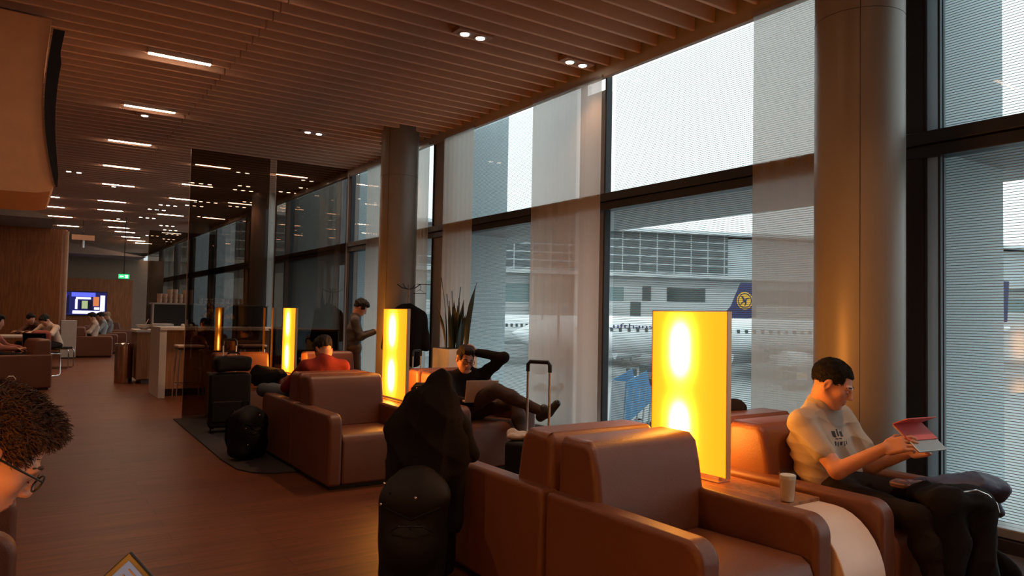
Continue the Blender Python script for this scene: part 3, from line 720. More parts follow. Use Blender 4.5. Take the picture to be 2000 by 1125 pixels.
# ================================================================== TABLE LAMPS
def lamp_shade_mat(name, cz, halfw):
    """backlit amber shade; two tubes behind it show as hot zones"""
    m = bpy.data.materials.new(name); n, l = nodes_of(m); n.remove(n['Principled BSDF'])
    tc = n.new('ShaderNodeTexCoord'); sp = n.new('ShaderNodeSeparateXYZ'); l.new(tc.outputs['Object'], sp.inputs[0])
    def mth(op, *a):
        q = n.new('ShaderNodeMath'); q.operation = op
        for i, v in enumerate(a):
            if isinstance(v, (int, float)): q.inputs[i].default_value = v
            else: l.new(v, q.inputs[i])
        return q.outputs[0]
    y, z = sp.outputs['Y'], sp.outputs['Z']; tot = None
    for z0 in (.215, -.215):
        dy = mth('DIVIDE', mth('SUBTRACT', y, .055), .088); dz = mth('DIVIDE', mth('SUBTRACT', z, z0), .165)
        dz2 = mth('POWER', mth('ABSOLUTE', dz), 3.0)
        g = mth('EXPONENT', mth('MULTIPLY', mth('ADD', mth('MULTIPLY', dy, dy), dz2), -1.0))
        tot = g if tot is None else mth('ADD', tot, g)
    dy = mth('DIVIDE', mth('SUBTRACT', y, .055), .17); wide = mth('EXPONENT', mth('MULTIPLY', mth('MULTIPLY', dy, dy), -1.0))
    grad = n.new('ShaderNodeValToRGB'); e = grad.color_ramp.elements; e[0].position = 0; e[0].color = (1, .185, .006, 1); e[1].position = 1; e[1].color = (1, .40, .075, 1)
    x1 = e.new(.10); x1.color = (1, .205, .0075, 1); x2 = e.new(.40); x2.color = (1, .33, .018, 1)
    l.new(mth('MINIMUM', mth('ADD', mth('MULTIPLY', tot, .95), mth('MULTIPLY', wide, .12)), 1.0), grad.inputs[0])
    st = mth('MULTIPLY', mth('ADD', mth('ADD', mth('POWER', mth('MULTIPLY', tot, 4.6), 2.0), mth('MULTIPLY', wide, .35)), 1.0), LAMP_E)
    em = n.new('ShaderNodeEmission'); l.new(grad.outputs[0], em.inputs[0]); l.new(st, em.inputs[1])
    l.new(em.outputs[0], n['Material Output'].inputs[0]); return m
SHADE = lamp_shade_mat('amber_shade', 0, .26)
t = thing('table_lamp', 'big amber panel lamp in the foreground, nearest of the three', 'lamp', (3.0, J1+.02, .556), group='amber panel lamps on the side tables')
sh = MB().box(-.015, .015, -.262, .262, -.42, .42).build('lamp_shade', SHADE, t, bevel=.006); sh.location = (0, 0, .445)
fr_ = MB()
for a, b in (((-.268, .01), (.01, .87)),): pass
fr_.box(-.017, .017, -.266, -.262, .02, .870).box(-.017, .017, .262, .266, .02, .870).box(-.017, .017, -.266, .266, .866, .870)
fr_.build('frame', mat('lamp_brass', (.75, .50, .30), .35, .2), t, bevel=.001)
for y in (-.215, .215): MB().cyl((0, y, .006), (0, y, .03), .007, n=10).build('leg', ALU, t, smooth=True)
MB().box(-.045, .045, -.24, .24, 0, .006).build('base_plate', ALU, t, bevel=.001)
dup(t, (3.0, J2, .556), label='amber panel lamp halfway down the room, in front of the hung coat')
dup(t, (2.98, 9.64, .556), label='farthest and smallest amber panel lamp, by the smoked glass')

side_table(.95, .9, 'side table left of the camera, out of the picture').location.x = -.62
side_table(-.62, .9, 'unseen second side table added under the lamp behind the camera').location.x = -.62
dup(t, (-.62, .98, .556), label='amber panel lamp left of the camera, out of the picture')
dup(t, (-.62, -.60, .556), label='unseen amber panel lamp added behind the camera for warm light')  # unseen lamp and its table, added to strengthen the warm light from the left
# latte glass
t = thing('latte_glass', 'tall glass of milky coffee on the side table by the foreground armchair', 'glass', (2.95, 2.09, .555))
MB().lathe([(.026, 0), (.030, .004), (.040, .135), (.038, .135), (.028, .006)], n=28).build('glass_wall', GLASS, t, smooth=True)
MB().lathe([(.0265, .006), (.035, .105)], n=28).build('coffee', mat('milky_coffee', (.78, .56, .42), .5), t, smooth=True)
MB().lathe([(.035, .105), (.0362, .120), (.033, .124)], n=28).build('milk_foam', mat('milk_foam', (.9, .82, .75), .7), t, smooth=True)
# water bottle, glass and napkin on farthest table
t = thing('water_bottle', 'clear water bottle standing in front of the farthest lamp', 'bottle', (3.0, 9.25, .556))
MB().lathe([(.032, 0), (.034, .01), (.034, .14), (.014, .19), (.013, .22)], n=20).build('bottle_wall', see_through('bottle_clear', (.80, .85, .82)), t, smooth=True)
MB().cyl((0, 0, .215), (0, 0, .24), .016).build('bottle_cap', mat('cap_brown', (.25, .16, .1), .5), t, smooth=True)
o = MB().lathe([(.02, 0), (.03, .09), (.028, .09), (.018, .004)], (3.08, 9.17, .556), 18).build('tumbler', see_through('tumbler_clear', (.85, .85, .82)), smooth=True)
tag(o, 'small clear tumbler beside the water bottle by the farthest lamp', 'glass')
# ================================================================== LUGGAGE
def suitcase(name, label, loc, rz, w, d, h, hand, case_m, grp=None, handle_m=ALU, grip=BLACK_PLASTIC, hw=.085):
    t = thing(name, label, 'suitcase', loc, rz, grp)
    MB().box(-w/2, w/2, -d/2, d/2, .055, h).build('shell', case_m, t, bevel=.035, seg=4)
    m = MB(); m.box(-w/2+.03, w/2-.03, -d/2-.018, -d/2+.01, .12, h*.52).build('front_pocket', case_m, t, bevel=.015)
    MB().tube([(-w/2+.05, -d/2-.022, h*.53), (w/2-.05, -d/2-.022, h*.53)], .004, 6).build('zip', CHROME, t, smooth=True)
    for x in (-w/2+.05, w/2-.05):
        for y in (-d/2+.04, d/2-.04): MB().cyl((x-.012, y, .028), (x+.012, y, .028), .027, n=14).build('wheel', BLACK_PLASTIC, t, smooth=True)
    for x in (-hw, hw): MB().cyl((x, d/2-.03, h-.02), (x, d/2-.03, hand-.02), .009, n=10).build('handle_rod', handle_m, t, smooth=True)
    MB().tube([(-hw, d/2-.03, hand-.07), (-hw, d/2-.03, hand-.02), (-hw+.015, d/2-.03, hand), (hw-.015, d/2-.03, hand), (hw, d/2-.03, hand-.02), (hw, d/2-.03, hand-.07)], .014, 10).build('handle_grip', grip, t, smooth=True)
    return t
BL = mat('black_nylon', (.008, .007, .008), .65, spec=.25, bump=.2, bscale=200)
suitcase('trolley_suitcase', 'black trolley suitcase whose tall silver handle stands by the laptop man', (2.97, 4.12, 0), math.radians(-62), .34, .22, .52, 1.06, BL, 'trolley suitcases')
o = SDF().ell((2.93, 4.22, .545), (.10, .06, .030), k=.02).ell((2.98, 4.12, .550), (.06, .05, .025), k=.02).ell((2.90, 4.27, .56), (.04, .04, .03), k=.02).build('crumpled_paper', mat('white_paper', (.62, .52, .46), .8), vox=.006, disp=folds(.004, 70, 3))
tag(o, 'crumpled white paper wrap lying on the small black trolley case', 'paper')
o = MB().box(-.028, .028, -.003, .003, -.11, 0).build('luggage_tag', mat('pink_tag', (.55, .05, .09), .5), bevel=.002)
o.location = (3.05, 4.0, .575); o.rotation_euler = (.1, .2, .5); tag(o, 'pink luggage tag hanging on the small black trolley case', 'tag')
suitcase('trolley_suitcase', 'large black suitcase with silver handle in front of the left far armchair', (2.02, 8.70, .012), math.radians(-8), .44, .27, .66, 1.03, BL, 'trolley suitcases', mat('handle_silver', (.7, .66, .62), .35, .5), hw=.07)
o = SDF().box((2.03, 8.66, .775), (.20, .12, .085), .05).cap((1.93, 8.60, .85), (1.98, 8.60, .90), .012, k=.01).cap((1.98, 8.60, .90), (2.08, 8.60, .90), .012, k=.01).cap((2.08, 8.60, .90), (2.13, 8.60, .85), .012, k=.01).build('soft_bag', BL, vox=.012, disp=folds(.006, 35, 4))
tag(o, 'soft black bag strapped on top of the large far suitcase', 'bag')
suitcase('trolley_suitcase', 'dark suitcase with upright handle behind the middle lamp', (4.12, 8.05, .0), math.radians(20), .36, .24, .55, .93, mat('dark_red_nylon', (.03, .012, .014), .6), 'trolley suitcases', hw=.07)
# backpack by the middle armchair
def backpack(name, label, c, w, d, h, rz, seed, buckles):
    R = np.array(Matrix.Rotation(rz, 3, 'Z')); c = np.array(c, float)
    t = thing(name, label, 'backpack', (c[0], c[1], c[2]-h), rz*0)
    o_ = (c[0], c[1], c[2]-h); P = lambda x, y, z: c+R @ np.array([x, y, z])
    S = SDF().box(P(0, 0, -h*.15), (w, d, h*.82), min(w, d)*.6, k=.03, R=R).ell(P(0, 0, h*.45), (w*.9, d*.9, h*.5), k=.05, R=R).ell(P(0, -d*.9, -h*.3), (w*.75, d*.5, h*.42), k=.03, R=R)
    S.build('bag_body', BL, t, .008, disp=folds(.006, 30, seed), off=o_)
    off = Vector(o_)
    for s in (-1, 1):
        MB().tube([Vector(P(s*w*.5, d*.8, h*.75))-off, Vector(P(s*w*.7, d*1.25, h*.35))-off, Vector(P(s*w*.75, d*1.2, -h*.3))-off, Vector(P(s*w*.7, d*.8, -h*.75))-off], .014, 8).build('shoulder_strap', FABRIC_BLACK, t, smooth=True)
    MB().tube([Vector(P(-w*.2, d*.4, h*.9))-off, Vector(P(-.03, d*.4, h*1.08))-off, Vector(P(.03, d*.4, h*1.08))-off, Vector(P(w*.2, d*.4, h*.9))-off], .009, 8).build('grab_handle', FABRIC_BLACK, t, smooth=True)
    MB().tube([Vector(P(-w*.8, -d*.9, h*.35))-off, Vector(P(0, -d*1.42, h*.22))-off, Vector(P(w*.8, -d*.9, h*.35))-off], .006, 6).build('front_strap', FABRIC_BLACK, t, smooth=True)
    MB().tube([Vector(P(-w*.62, -d*1.12, h*.0))-off, Vector(P(-w*.35, -d*1.42, h*.12))-off, Vector(P(w*.35, -d*1.42, h*.12))-off, Vector(P(w*.62, -d*1.12, h*.0))-off], .004, 6).build('zip', DARK_METAL, t, smooth=True)
    for p in buckles: MB().sphere(Vector(P(*p))-off, .008, 10).build('buckle', CHROME, t, smooth=True)
    return t
backpack('backpack', 'black backpack on the carpet edge left of the middle armchair', (1.82, 7.05, .26), .17, .12, .25, .5, 8, [(-.14, -.12, .05), (-.12, -.13, -.10), (-.02, -.16, .16), (.10, -.15, .10), (.12, -.15, -.1)])
backpack('backpack', 'black backpack hanging low in front of the draped coat', (1.655, 3.28, .35), .165, .13, .30, -.55, 12, [(-.135, -.12, .22), (-.150, -.11, .12), (.02, -.19, .17)])
suitcase('trolley_suitcase', 'black trolley case hidden under the draped dark coat', (1.80, 3.44, 0), -.55, .32, .22, .50, 1.0, BL, 'trolley suitcases')
# the draped coat
RV = np.array([.83, -.56, 0]); FV = np.array([.56, .83, 0])
def CW(px, z, dd=0): return np.array([1.775, 3.38, 0])+RV*px+FV*dd+np.array([0, 0, z])
COAT = mat('dark_wool', (.010, .008, .008), .9, bump=.4, bscale=200, sheen=.0, spec=.12)
t = thing('draped_coat', 'dark wool coat draped over a trolley handle in front of the empty armchair', 'coat', (1.775, 3.38, .2))
S = SDF()
S.cap(CW(.02, 1.03), CW(.08, 1.045), .042, .036, k=.05)
S.cap(CW(.05, 1.02), CW(.05, .85, -.01), .060, .105, k=.06)
for a, b, r1, r2 in ((CW(-.03, .96), CW(-.13, .78, -.02), .05, .075), (CW(-.13, .80, -.02), CW(-.12, .42, -.04), .080, .085), (CW(.03, .92, -.02), CW(.01, .36, -.03), .10, .11),
                     (CW(.10, .94), CW(.14, .70), .055, .065), (CW(.14, .72), CW(.12, .35, -.02), .068, .07), (CW(-.10, .84, .03), CW(-.10, .5, .03), .05, .06)):
    S.cap(a, b, r1, r2, k=.05)
S.build('coat_cloth', COAT, t, .007, disp=creases(.016, 34, 14, (.8, .5, 0)), off=(1.775, 3.38, .2))
S = SDF(); S.cap(CW(.07, 1.0, .05), CW(.17, .80, .04), .030, .045, k=.03).cap(CW(.17, .80, .04), CW(.215, .66, .02), .045, .042, k=.03)
S.build('coat_sleeve', COAT, t, .007, disp=folds(.009, 45, 15), off=(1.775, 3.38, .2))
S = SDF(); S.cap(CW(-.10, .93, .05), CW(-.02, .97, .04), .035, .045, k=.03).cap(CW(-.10, .93, .05), CW(-.14, .86, .03), .035, .03, k=.03)
S.build('coat_collar', COAT, t, .007, disp=folds(.004, 50, 16), off=(1.775, 3.38, .2))

# ================================================================== PLANTER, COAT STAND
t = thing('planter', 'tall white box planter holding a spiky snake plant by the windows', 'planter', (4.42, 7.78, 0))
MB().box(-.20, .20, -.20, .20, 0, .97).build('box', WHITE, t, bevel=.008)
MB().box(-.18, .18, -.18, .18, .971, .974).build('soil', mat('dark_soil', (.02, .014, .01), .95), t)
t = thing('snake_plant', 'dark spiky snake plant standing in the tall white planter', 'plant', (4.42, 7.78, .974))
LEAF = mat('snake_plant_leaf', (.016, .024, .014), .45, var=.4, vscale=30)
rs = random.Random(4)
for i in range(22):
    a = rs.uniform(0, 2*PI); r = rs.uniform(.02, .12); hgt = rs.uniform(.35, .62) if i > 4 else (.86, .80, .74, .70, .66)[i]
    if i == 0: bx, by, lx, ly = -.06, .10, -.03, .12
    elif i == 1: bx, by, lx, ly = .10, -.10, .10, -.05
    else: bx, by = r*math.cos(a), r*math.sin(a); lx, ly = bx*.8+rs.uniform(-.03, .03), by*.8+rs.uniform(-.03, .03)
    w = rs.uniform(.022, .032); ang = rs.uniform(0, PI); u = Vector((math.cos(ang), math.sin(ang), 0)); v = Vector((-u.y, u.x, 0))
    m = MB(); prev = None; n = 9
    for q in range(n+1):
        f = q/n; c = Vector((bx+lx*f*f, by+ly*f*f, hgt*f)); ww = w*(.7+1.2*f*(1-f)*1.4)*(1 if f < .7 else max(.02, (1-f)/.3)); tw = Matrix.Rotation(f*.8, 3, 'Z')
        ring = [m.bm.verts.new(c+tw @ (u*ww)), m.bm.verts.new(c+tw @ (v*.006)), m.bm.verts.new(c-tw @ (u*ww)), m.bm.verts.new(c-tw @ (v*.004))]
        if prev:
            for k_ in range(4): m.bm.faces.new((prev[k_], prev[(k_+1) % 4], ring[(k_+1) % 4], ring[k_]))
        prev = ring
    m.build('leaf', LEAF, t, smooth=True)
t = thing('coat_stand', 'slim metal coat stand with hooks behind the middle lamp', 'coat stand', (4.24, 8.72, 0))
MB().cyl((0, 0, 0), (0, 0, .02), .17, n=32).build('base', ALU, t, smooth=True)
MB().cyl((0, 0, .02), (0, 0, 1.76), .012, n=12).build('pole', mat('stand_grey', (.25, .22, .2), .4, .5), t, smooth=True)
for a in (0.6, 2.2, 3.8, 5.3):
    MB().tube([(0, 0, 1.70), (.10*math.cos(a), .10*math.sin(a), 1.72), (.17*math.cos(a), .17*math.sin(a), 1.765)], .006, 6).build('hook', DARK_METAL, t, smooth=True)
MB().tube([(.04, -.14, 1.765), (.12, -.19, 1.765), (.20, -.24, 1.765)], .004, 6).build('cross_bar', DARK_METAL, t, smooth=True)
t = thing('clothes_hanger', 'empty thin clothes hanger hanging beside the dark coat', 'hanger', (4.332, 8.582, 1.665))
MB().tube([(.0, 0, .10), (.012, -.01, .06), (0, 0, .03), (.07, -.05, -.02), (-.07, .05, -.02), (0, 0, .03)], .0035, 6).build('wire', DARK_METAL, t, smooth=True)
# hung coat
R = frame(norm([-.3, -1, 0])); c0 = np.array([4.20, 8.68, 1.20])
P = lambda x, y, z: c0+R @ np.array([x, y, z])
t = thing('hanging_coat', 'dark jacket hung on the coat stand behind the middle lamp', 'coat', (4.20, 8.68, .7))
S = SDF().cap(P(0, .06, .22), P(0, -.06, .22), .06, k=.03)
for s in (1, -1):
    S.cap(P(0, s*.05, .24), P(0, s*.20, .17), .05, .055, k=.04).cap(P(0, s*.21, .15), P(.02, s*.27, -.25), .06, .055, k=.03)
    S.cap(P(0, s*.09, .16), P(0, s*.11, -.42), .10, .10, k=.06)
S.cap(P(-.01, .03, .27), P(-.01, -.03, .27), .045, k=.02)
S.build('jacket_cloth', COAT, t, .012, disp=folds(.006, 30, 21, (1, 1, .3)), off=(4.20, 8.68, .7))
MB().tube([(0, -.02, .83), (.01, -.02, .88), (.03, -.02, .93)], .004, 6).build('hanger_hook', CHROME, t, smooth=True)

# ================================================================== BAR AND COUNTERS
t = thing('bar_counter', 'bar counter with pale end panel and wooden front', 'counter', (1.83, 12.42, 0))
MB().box(0, .10, 0, .95, 0, 1.05).build('end_panel', WHITE, t, bevel=.004)
MB().box(0, 2.3, -.02, .95, 1.05, 1.095).build('worktop', WHITE, t, bevel=.004)
MB().box(.10, 2.3, .22, .90, .12, 1.05).build('front', WOODC, t); MB().box(.10, 2.3, .28, .90, 0, .12).build('kick_plate', BLACK_PLASTIC, t)
t = thing('service_counter', 'wood-fronted service counter standing left of the bar', 'counter', (1.83, 15.0, 0))
MB().box(0, .95, 0, .8, .08, .94).build('body', WOODC, t, bevel=.004); MB().box(-.02, .97, -.02, .82, .94, .985).build('worktop', WHITE, t, bevel=.004)
MB().box(.10, .90, .03, .8, 0, .08).build('kick_plate', mat('kick_grey', (.12, .13, .14), .4), t)
t = thing('shelf_cabinet', 'black back cabinet behind the bar with cups on its top', 'cabinet', (2.22, 15.9, 0))
MB().box(0, 2.2, 0, .5, 0, 1.47).build('body', mat('black_laminate', (.010, .008, .008), .4), t, bevel=.005); MB().box(-.02, 2.22, -.02, .52, 1.47, 1.50).build('top', mat('cabinet_top_grey', (.3, .26, .24), .4), t, bevel=.003)
MB().box(-.03, 0, -.02, .1, .95, 1.5).build('side_edge', ALU, t)
cup = MB().lathe([(.03, 0), (.035, .005), (.042, .09), (.039, .09), (.03, .01)], n=14).build('drinking_glass', mat('stacked_glass', (.42, .30, .22), .2), smooth=True)
tag(cup, 'drinking glass in the stacks on top of the black cabinet', 'glass', 'glasses on the black cabinet'); k = 0
for i in range(7):
    for r in range(2):
        hts = 3 if i in (2, 3, 5, 6) else 2
        for z in range(hts):
            p = (2.34+i*.095, 16.02+r*.12, 1.50+z*.092)
            if k == 0: cup.location = p
            else: c_o = cup.copy(); COL.objects.link(c_o); c_o.location = p
            k += 1
cp = MB().lathe([(.02, 0), (.035, .01), (.045, .055), (.042, .055), (.03, .01)], n=14).build('coffee_cup', CUPW, smooth=True)
tag(cp, 'white coffee cup in the neat row on the black cabinet', 'cup', 'white cups on the black cabinet'); k = 0
for i in range(9):
    for z in range(2):
        p = (3.10+i*.10, 16.0, 1.50+z*.06)
        if k == 0: cp.location = p
        else: c_o = cp.copy(); COL.objects.link(c_o); c_o.location = p
        k += 1
t = thing('serving_bowl', 'white serving bowl with ladle on the service counter', 'bowl', (1.98, 15.3, .986))
MB().lathe([(.06, 0), (.07, .01), (.15, .09), (.14, .09), (.06, .02)], n=24).build('bowl', CUPW, t, smooth=True)
MB().tube([(0, 0, .05), (.04, .0, .14), (.07, 0, .20)], .008, 6).build('ladle', CHROME, t, smooth=True)
o = MB().box(2.12, 2.44, 14.98, 15.3, .986, 1.10).build('napkin_box', WHITE, bevel=.01); tag(o, 'pale napkin box on the service counter beside the bowl', 'box')
t = thing('condiment_set', 'small white condiment set on the bar top', 'condiments', (2.27, 12.75, 1.096))
for dx in (-.06, 0, .06): MB().lathe([(.025, 0), (.03, .03), (.018, .05)], (dx, 0, 0), 14).build('pot', CUPW, t, smooth=True)
MB().cyl((0, 0, .04), (0, 0, .12), .014).build('shaker', CUPW, t, smooth=True)
# flowers
t = thing('flower_vase', 'vase of yellow and orange flowers on the bar behind the glass', 'vase', (2.78, 12.9, 1.096))
MB().lathe([(.04, 0), (.05, .01), (.045, .10), (.06, .14)], n=18).build('vase', mat('vase_amber', (.35, .2, .08), .3), t, smooth=True)
fl = mat('yellow_petals', (.75, .42, .04), .6, var=.4, vscale=20); fl2 = mat('orange_petals', (.6, .2, .03), .6, var=.4, vscale=20)
for i in range(26):
    a = rs.uniform(0, 6.28); r = rs.uniform(.02, .24); z = rs.uniform(.16, .38); p = (r*math.cos(a), r*.5*math.sin(a), z)
    b = MB().sphere(p, rs.uniform(.022, .036), 8); b.tube([(0, 0, .10), p], .003, 5); b.build('flower', fl if i % 3 else fl2, t, smooth=True)
# stools
t = thing('bar_stool', 'bar stool with pale seat and chrome frame before the bar', 'stool', (2.17, 11.93, 0), group='stools along the bar')
MB().box(-.19, .19, -.17, .17, .80, .845).build('seat', mat('stool_seat', (.55, .40, .32), .5), t, bevel=.018)
MB().box(-.18, .18, -.16, .16, .775, .80).build('seat_shell', BLACK_PLASTIC, t, bevel=.01)
for sx in (-1, 1):
    for sy in (-1, 1): MB().cyl((sx*.15, sy*.13, .775), (sx*.19, sy*.17, 0), .010, n=8).build('leg', CHROME, t, smooth=True)
MB().tube([(-.175, -.155, .26), (.175, -.155, .26), (.175, .155, .26), (-.175, .155, .26)], .008, 6, closed=True).build('foot_rail', CHROME, t, smooth=True)
dup(t, (3.10, 11.93, 0), label='bar stool seen through the smoked glass left of the farthest lamp')
dup(t, (3.75, 11.93, 0), label='bar stool seen through the smoked glass right of the farthest lamp')
# bin
t = thing('waste_bin', 'polished steel cylinder waste bin beside the service counter', 'bin', (1.66, 15.3, 0))
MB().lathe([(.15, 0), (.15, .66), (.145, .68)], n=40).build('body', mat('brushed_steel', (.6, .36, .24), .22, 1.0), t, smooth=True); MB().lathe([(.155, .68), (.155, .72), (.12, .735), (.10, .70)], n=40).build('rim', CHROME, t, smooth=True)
# dark sideboard behind the glass
t = thing('sideboard', 'low black sideboard behind the right smoked glass sheet', 'cabinet', (3.52, 10.65, 0))
MB().box(-.46, .42, -.22, .22, .0, 1.10).build('body', MATS['black_laminate'], t, bevel=.006); MB().box(-.47, .43, -.23, .23, 1.10, 1.125).build('top', MATS['cabinet_top_grey'], t, bevel=.003)
# pale screen and dining furniture, left
t = thing('pale_screen', 'waist-high pale room divider behind the seated diner', 'divider', (1.15, 23.0, 0))
MB().box(-.18, .18, -.05, .35, .03, 1.02).build('body', WHITE, t, bevel=.006); MB().box(-.17, .17, -.04, .34, 0, .03).build('kick_plate', BLACK_PLASTIC, t)
t = thing('dining_table', 'white-edged dining table at the far left', 'table', (-.35, 18.9, 0))
MB().box(-.8, .62, -.4, .4, .72, .76).build('table_top', WHITE, t, bevel=.004); MB().cyl((0, 0, .02), (0, 0, .72), .035).build('pedestal', DARK_METAL, t, smooth=True); MB().cyl((0, 0, 0), (0, 0, .02), .28, n=28).build('base', DARK_METAL, t, smooth=True)
t = thing('cantilever_chair', 'black cantilever chair on chrome sled frame, nearest on the left', 'chair', (.42, 17.2, 0), 2.6, 'cantilever dining chairs')
MB().box(-.22, .22, -.22, .22, .44, .48).build('seat', FABRIC_BLACK, t, bevel=.015); MB().prism([(.20, .52), (.26, .86), (.285, .86), (.23, .5)], -.22, .22, 'X').build('backrest', FABRIC_BLACK, t, bevel=.01)
for s in (-1, 1): MB().tube([(s*.23, .24, .70), (s*.23, .22, .46), (s*.23, -.20, .44), (s*.23, -.24, .40), (s*.23, -.24, .04), (s*.23, -.20, .013), (s*.23, .24, .013)], .012, 8).build('frame', CHROME, t, smooth=True)
dup(t, (.80, 19.3, 0), 1.3, 'cantilever chair the diner in white sits on'); dup(t, (.25, 19.9, 0), -2.0, 'cantilever chair beyond the dining table')
o = SDF().box((.40, 17.35, .70), (.17, .10, .20), .08).ell((.40, 17.24, .64), (.13, .06, .12), k=.03).build('red_backpack', mat('red_brown_nylon', (.26, .045, .03), .7), vox=.015, disp=folds(.006, 30, 6))
tag(o, 'red backpack resting on the nearest cantilever chair', 'backpack')
dup(ch, (-.02, 14.7, 0), -PI/2+.2, 'leather armchair at the left edge with someone reclining in it')
t = thing('paper_bag', 'small white paper carrier bag with handles on the floor at the left edge', 'bag', (-.05, 13.5, 0))
MB().box(-.10, .10, -.05, .05, 0, .20).build('bag_body', mat('bag_white', (.7, .62, .55), .7), t, bevel=.004)
for y in (-.04, .04): MB().tube([(-.06, y, .20), (-.06, y, .27), (-.03, y, .31), (.03, y, .31), (.06, y, .27), (.06, y, .20)], .007, 6).build('handle', MATS['bag_white'], t, smooth=True)
# far armchairs row
for i, (x, y) in enumerate(((1.80, 23.6), (2.10, 25.3), (2.55, 27.2), (3.0, 29.4), (3.4, 31.2))):
    dup(ch, (x, y, 0), PI/2-.1, '%s armchair of the far row below the television' % ('nearest', 'second', 'third', 'fourth', 'last')[i])
t = thing('pendant_lamp', 'small boxy pendant fitting at the top of the pale timber edge', 'lamp', (1.55, 25.6, 3.40))
MB().box(-.30, .30, -.1, .1, .0, .16).build('housing', mat('pendant_tan', (.5, .3, .2), .5), t, bevel=.01); MB().cyl((0, 0, -.22), (0, 0, 0), .05, n=14).build('lamp_body', ALU, t, smooth=True)
MB().cyl((0, 0, .16), (0, 0, .97), .01).build('rod', DARK_METAL, t)

# ================================================================== OUTSIDE, THE APRON
yw = math.radians(22); EV = np.array([math.sin(yw), math.cos(yw), 0]); EU = np.array([math.cos(yw), -math.sin(yw), 0])
ERZ = -yw
APR = mat('wet_apron_concrete', (.22, .24, .245), .5, var=.25, vscale=.15)
struct(MB().box(7.5, 420, -260, 420, -5.3, -5).build('apron_ground', APR))
def eloc(u, v, z=0): p = EU*u+EV*v; return (p[0], p[1], z)
t = thing('terminal_building', 'long grey terminal building across the apron with gridded upper storey', 'building', eloc(0, 110, -5), ERZ)
CLAD = checks('ribbed_cladding', (.52, .55, .56), (.36, .38, .39), 400, .55, .06); GRID = checks('curtain_wall_grid', (.10, .125, .135), (.42, .47, .49), 2.9, 1.25, .09)
MB().box(-40, 170, 0, 30, 0, 13.4).build('wall', CLAD, t)
MB().box(-40, 58.6, -1.5, 30, 13.5, 19.9).build('upper_storey', GRID, t)
MB().box(58.6, 170, -1.0, 30, 13.5, 19.6).build('upper_storey', mat('pale_cladding', (.42, .47, .49), .5), t)
MB().box(-41, 171, -3.0, 31, 19.9, 20.4).build('roof', mat('roof_pale', (.6, .64, .66), .5), t)
MB().box(-40, 170, -2.2, 0, 12.9, 13.5).build('ledge', mat('ledge_grey', (.45, .48, .49), .5), t)
WD = mat('dark_glazing', (.05, .075, .08), .2); GL2 = mat('blue_green_glazing', (.16, .24, .25), .15)
for u0, u1, z0, z1, mm in ((36.5, 41.4, 9.1, 11.3, GL2), (44.6, 46.0, 9.2, 11.5, WD), (48.8, 55.4, 9.2, 11.4, WD), (42.6, 44.3, 6, 9, WD), (10, 33, 8.6, 11.4, GL2), (8, 33, 3.2, 6.4, GL2), (62, 80, 9, 11.4, WD), (90, 130, 8.8, 11.2, GL2), (34, 38, 5.2, 7.6, WD)):
    w = MB().box(u0, u1, -.12, .05, z0, z1).build('window', mm, t)
for u in (5.0, 12, 19, 26, 33): MB().box(u, u+.5, -1.2, 0, 0, 13.4).build('pilaster', MATS['ledge_grey'], t)
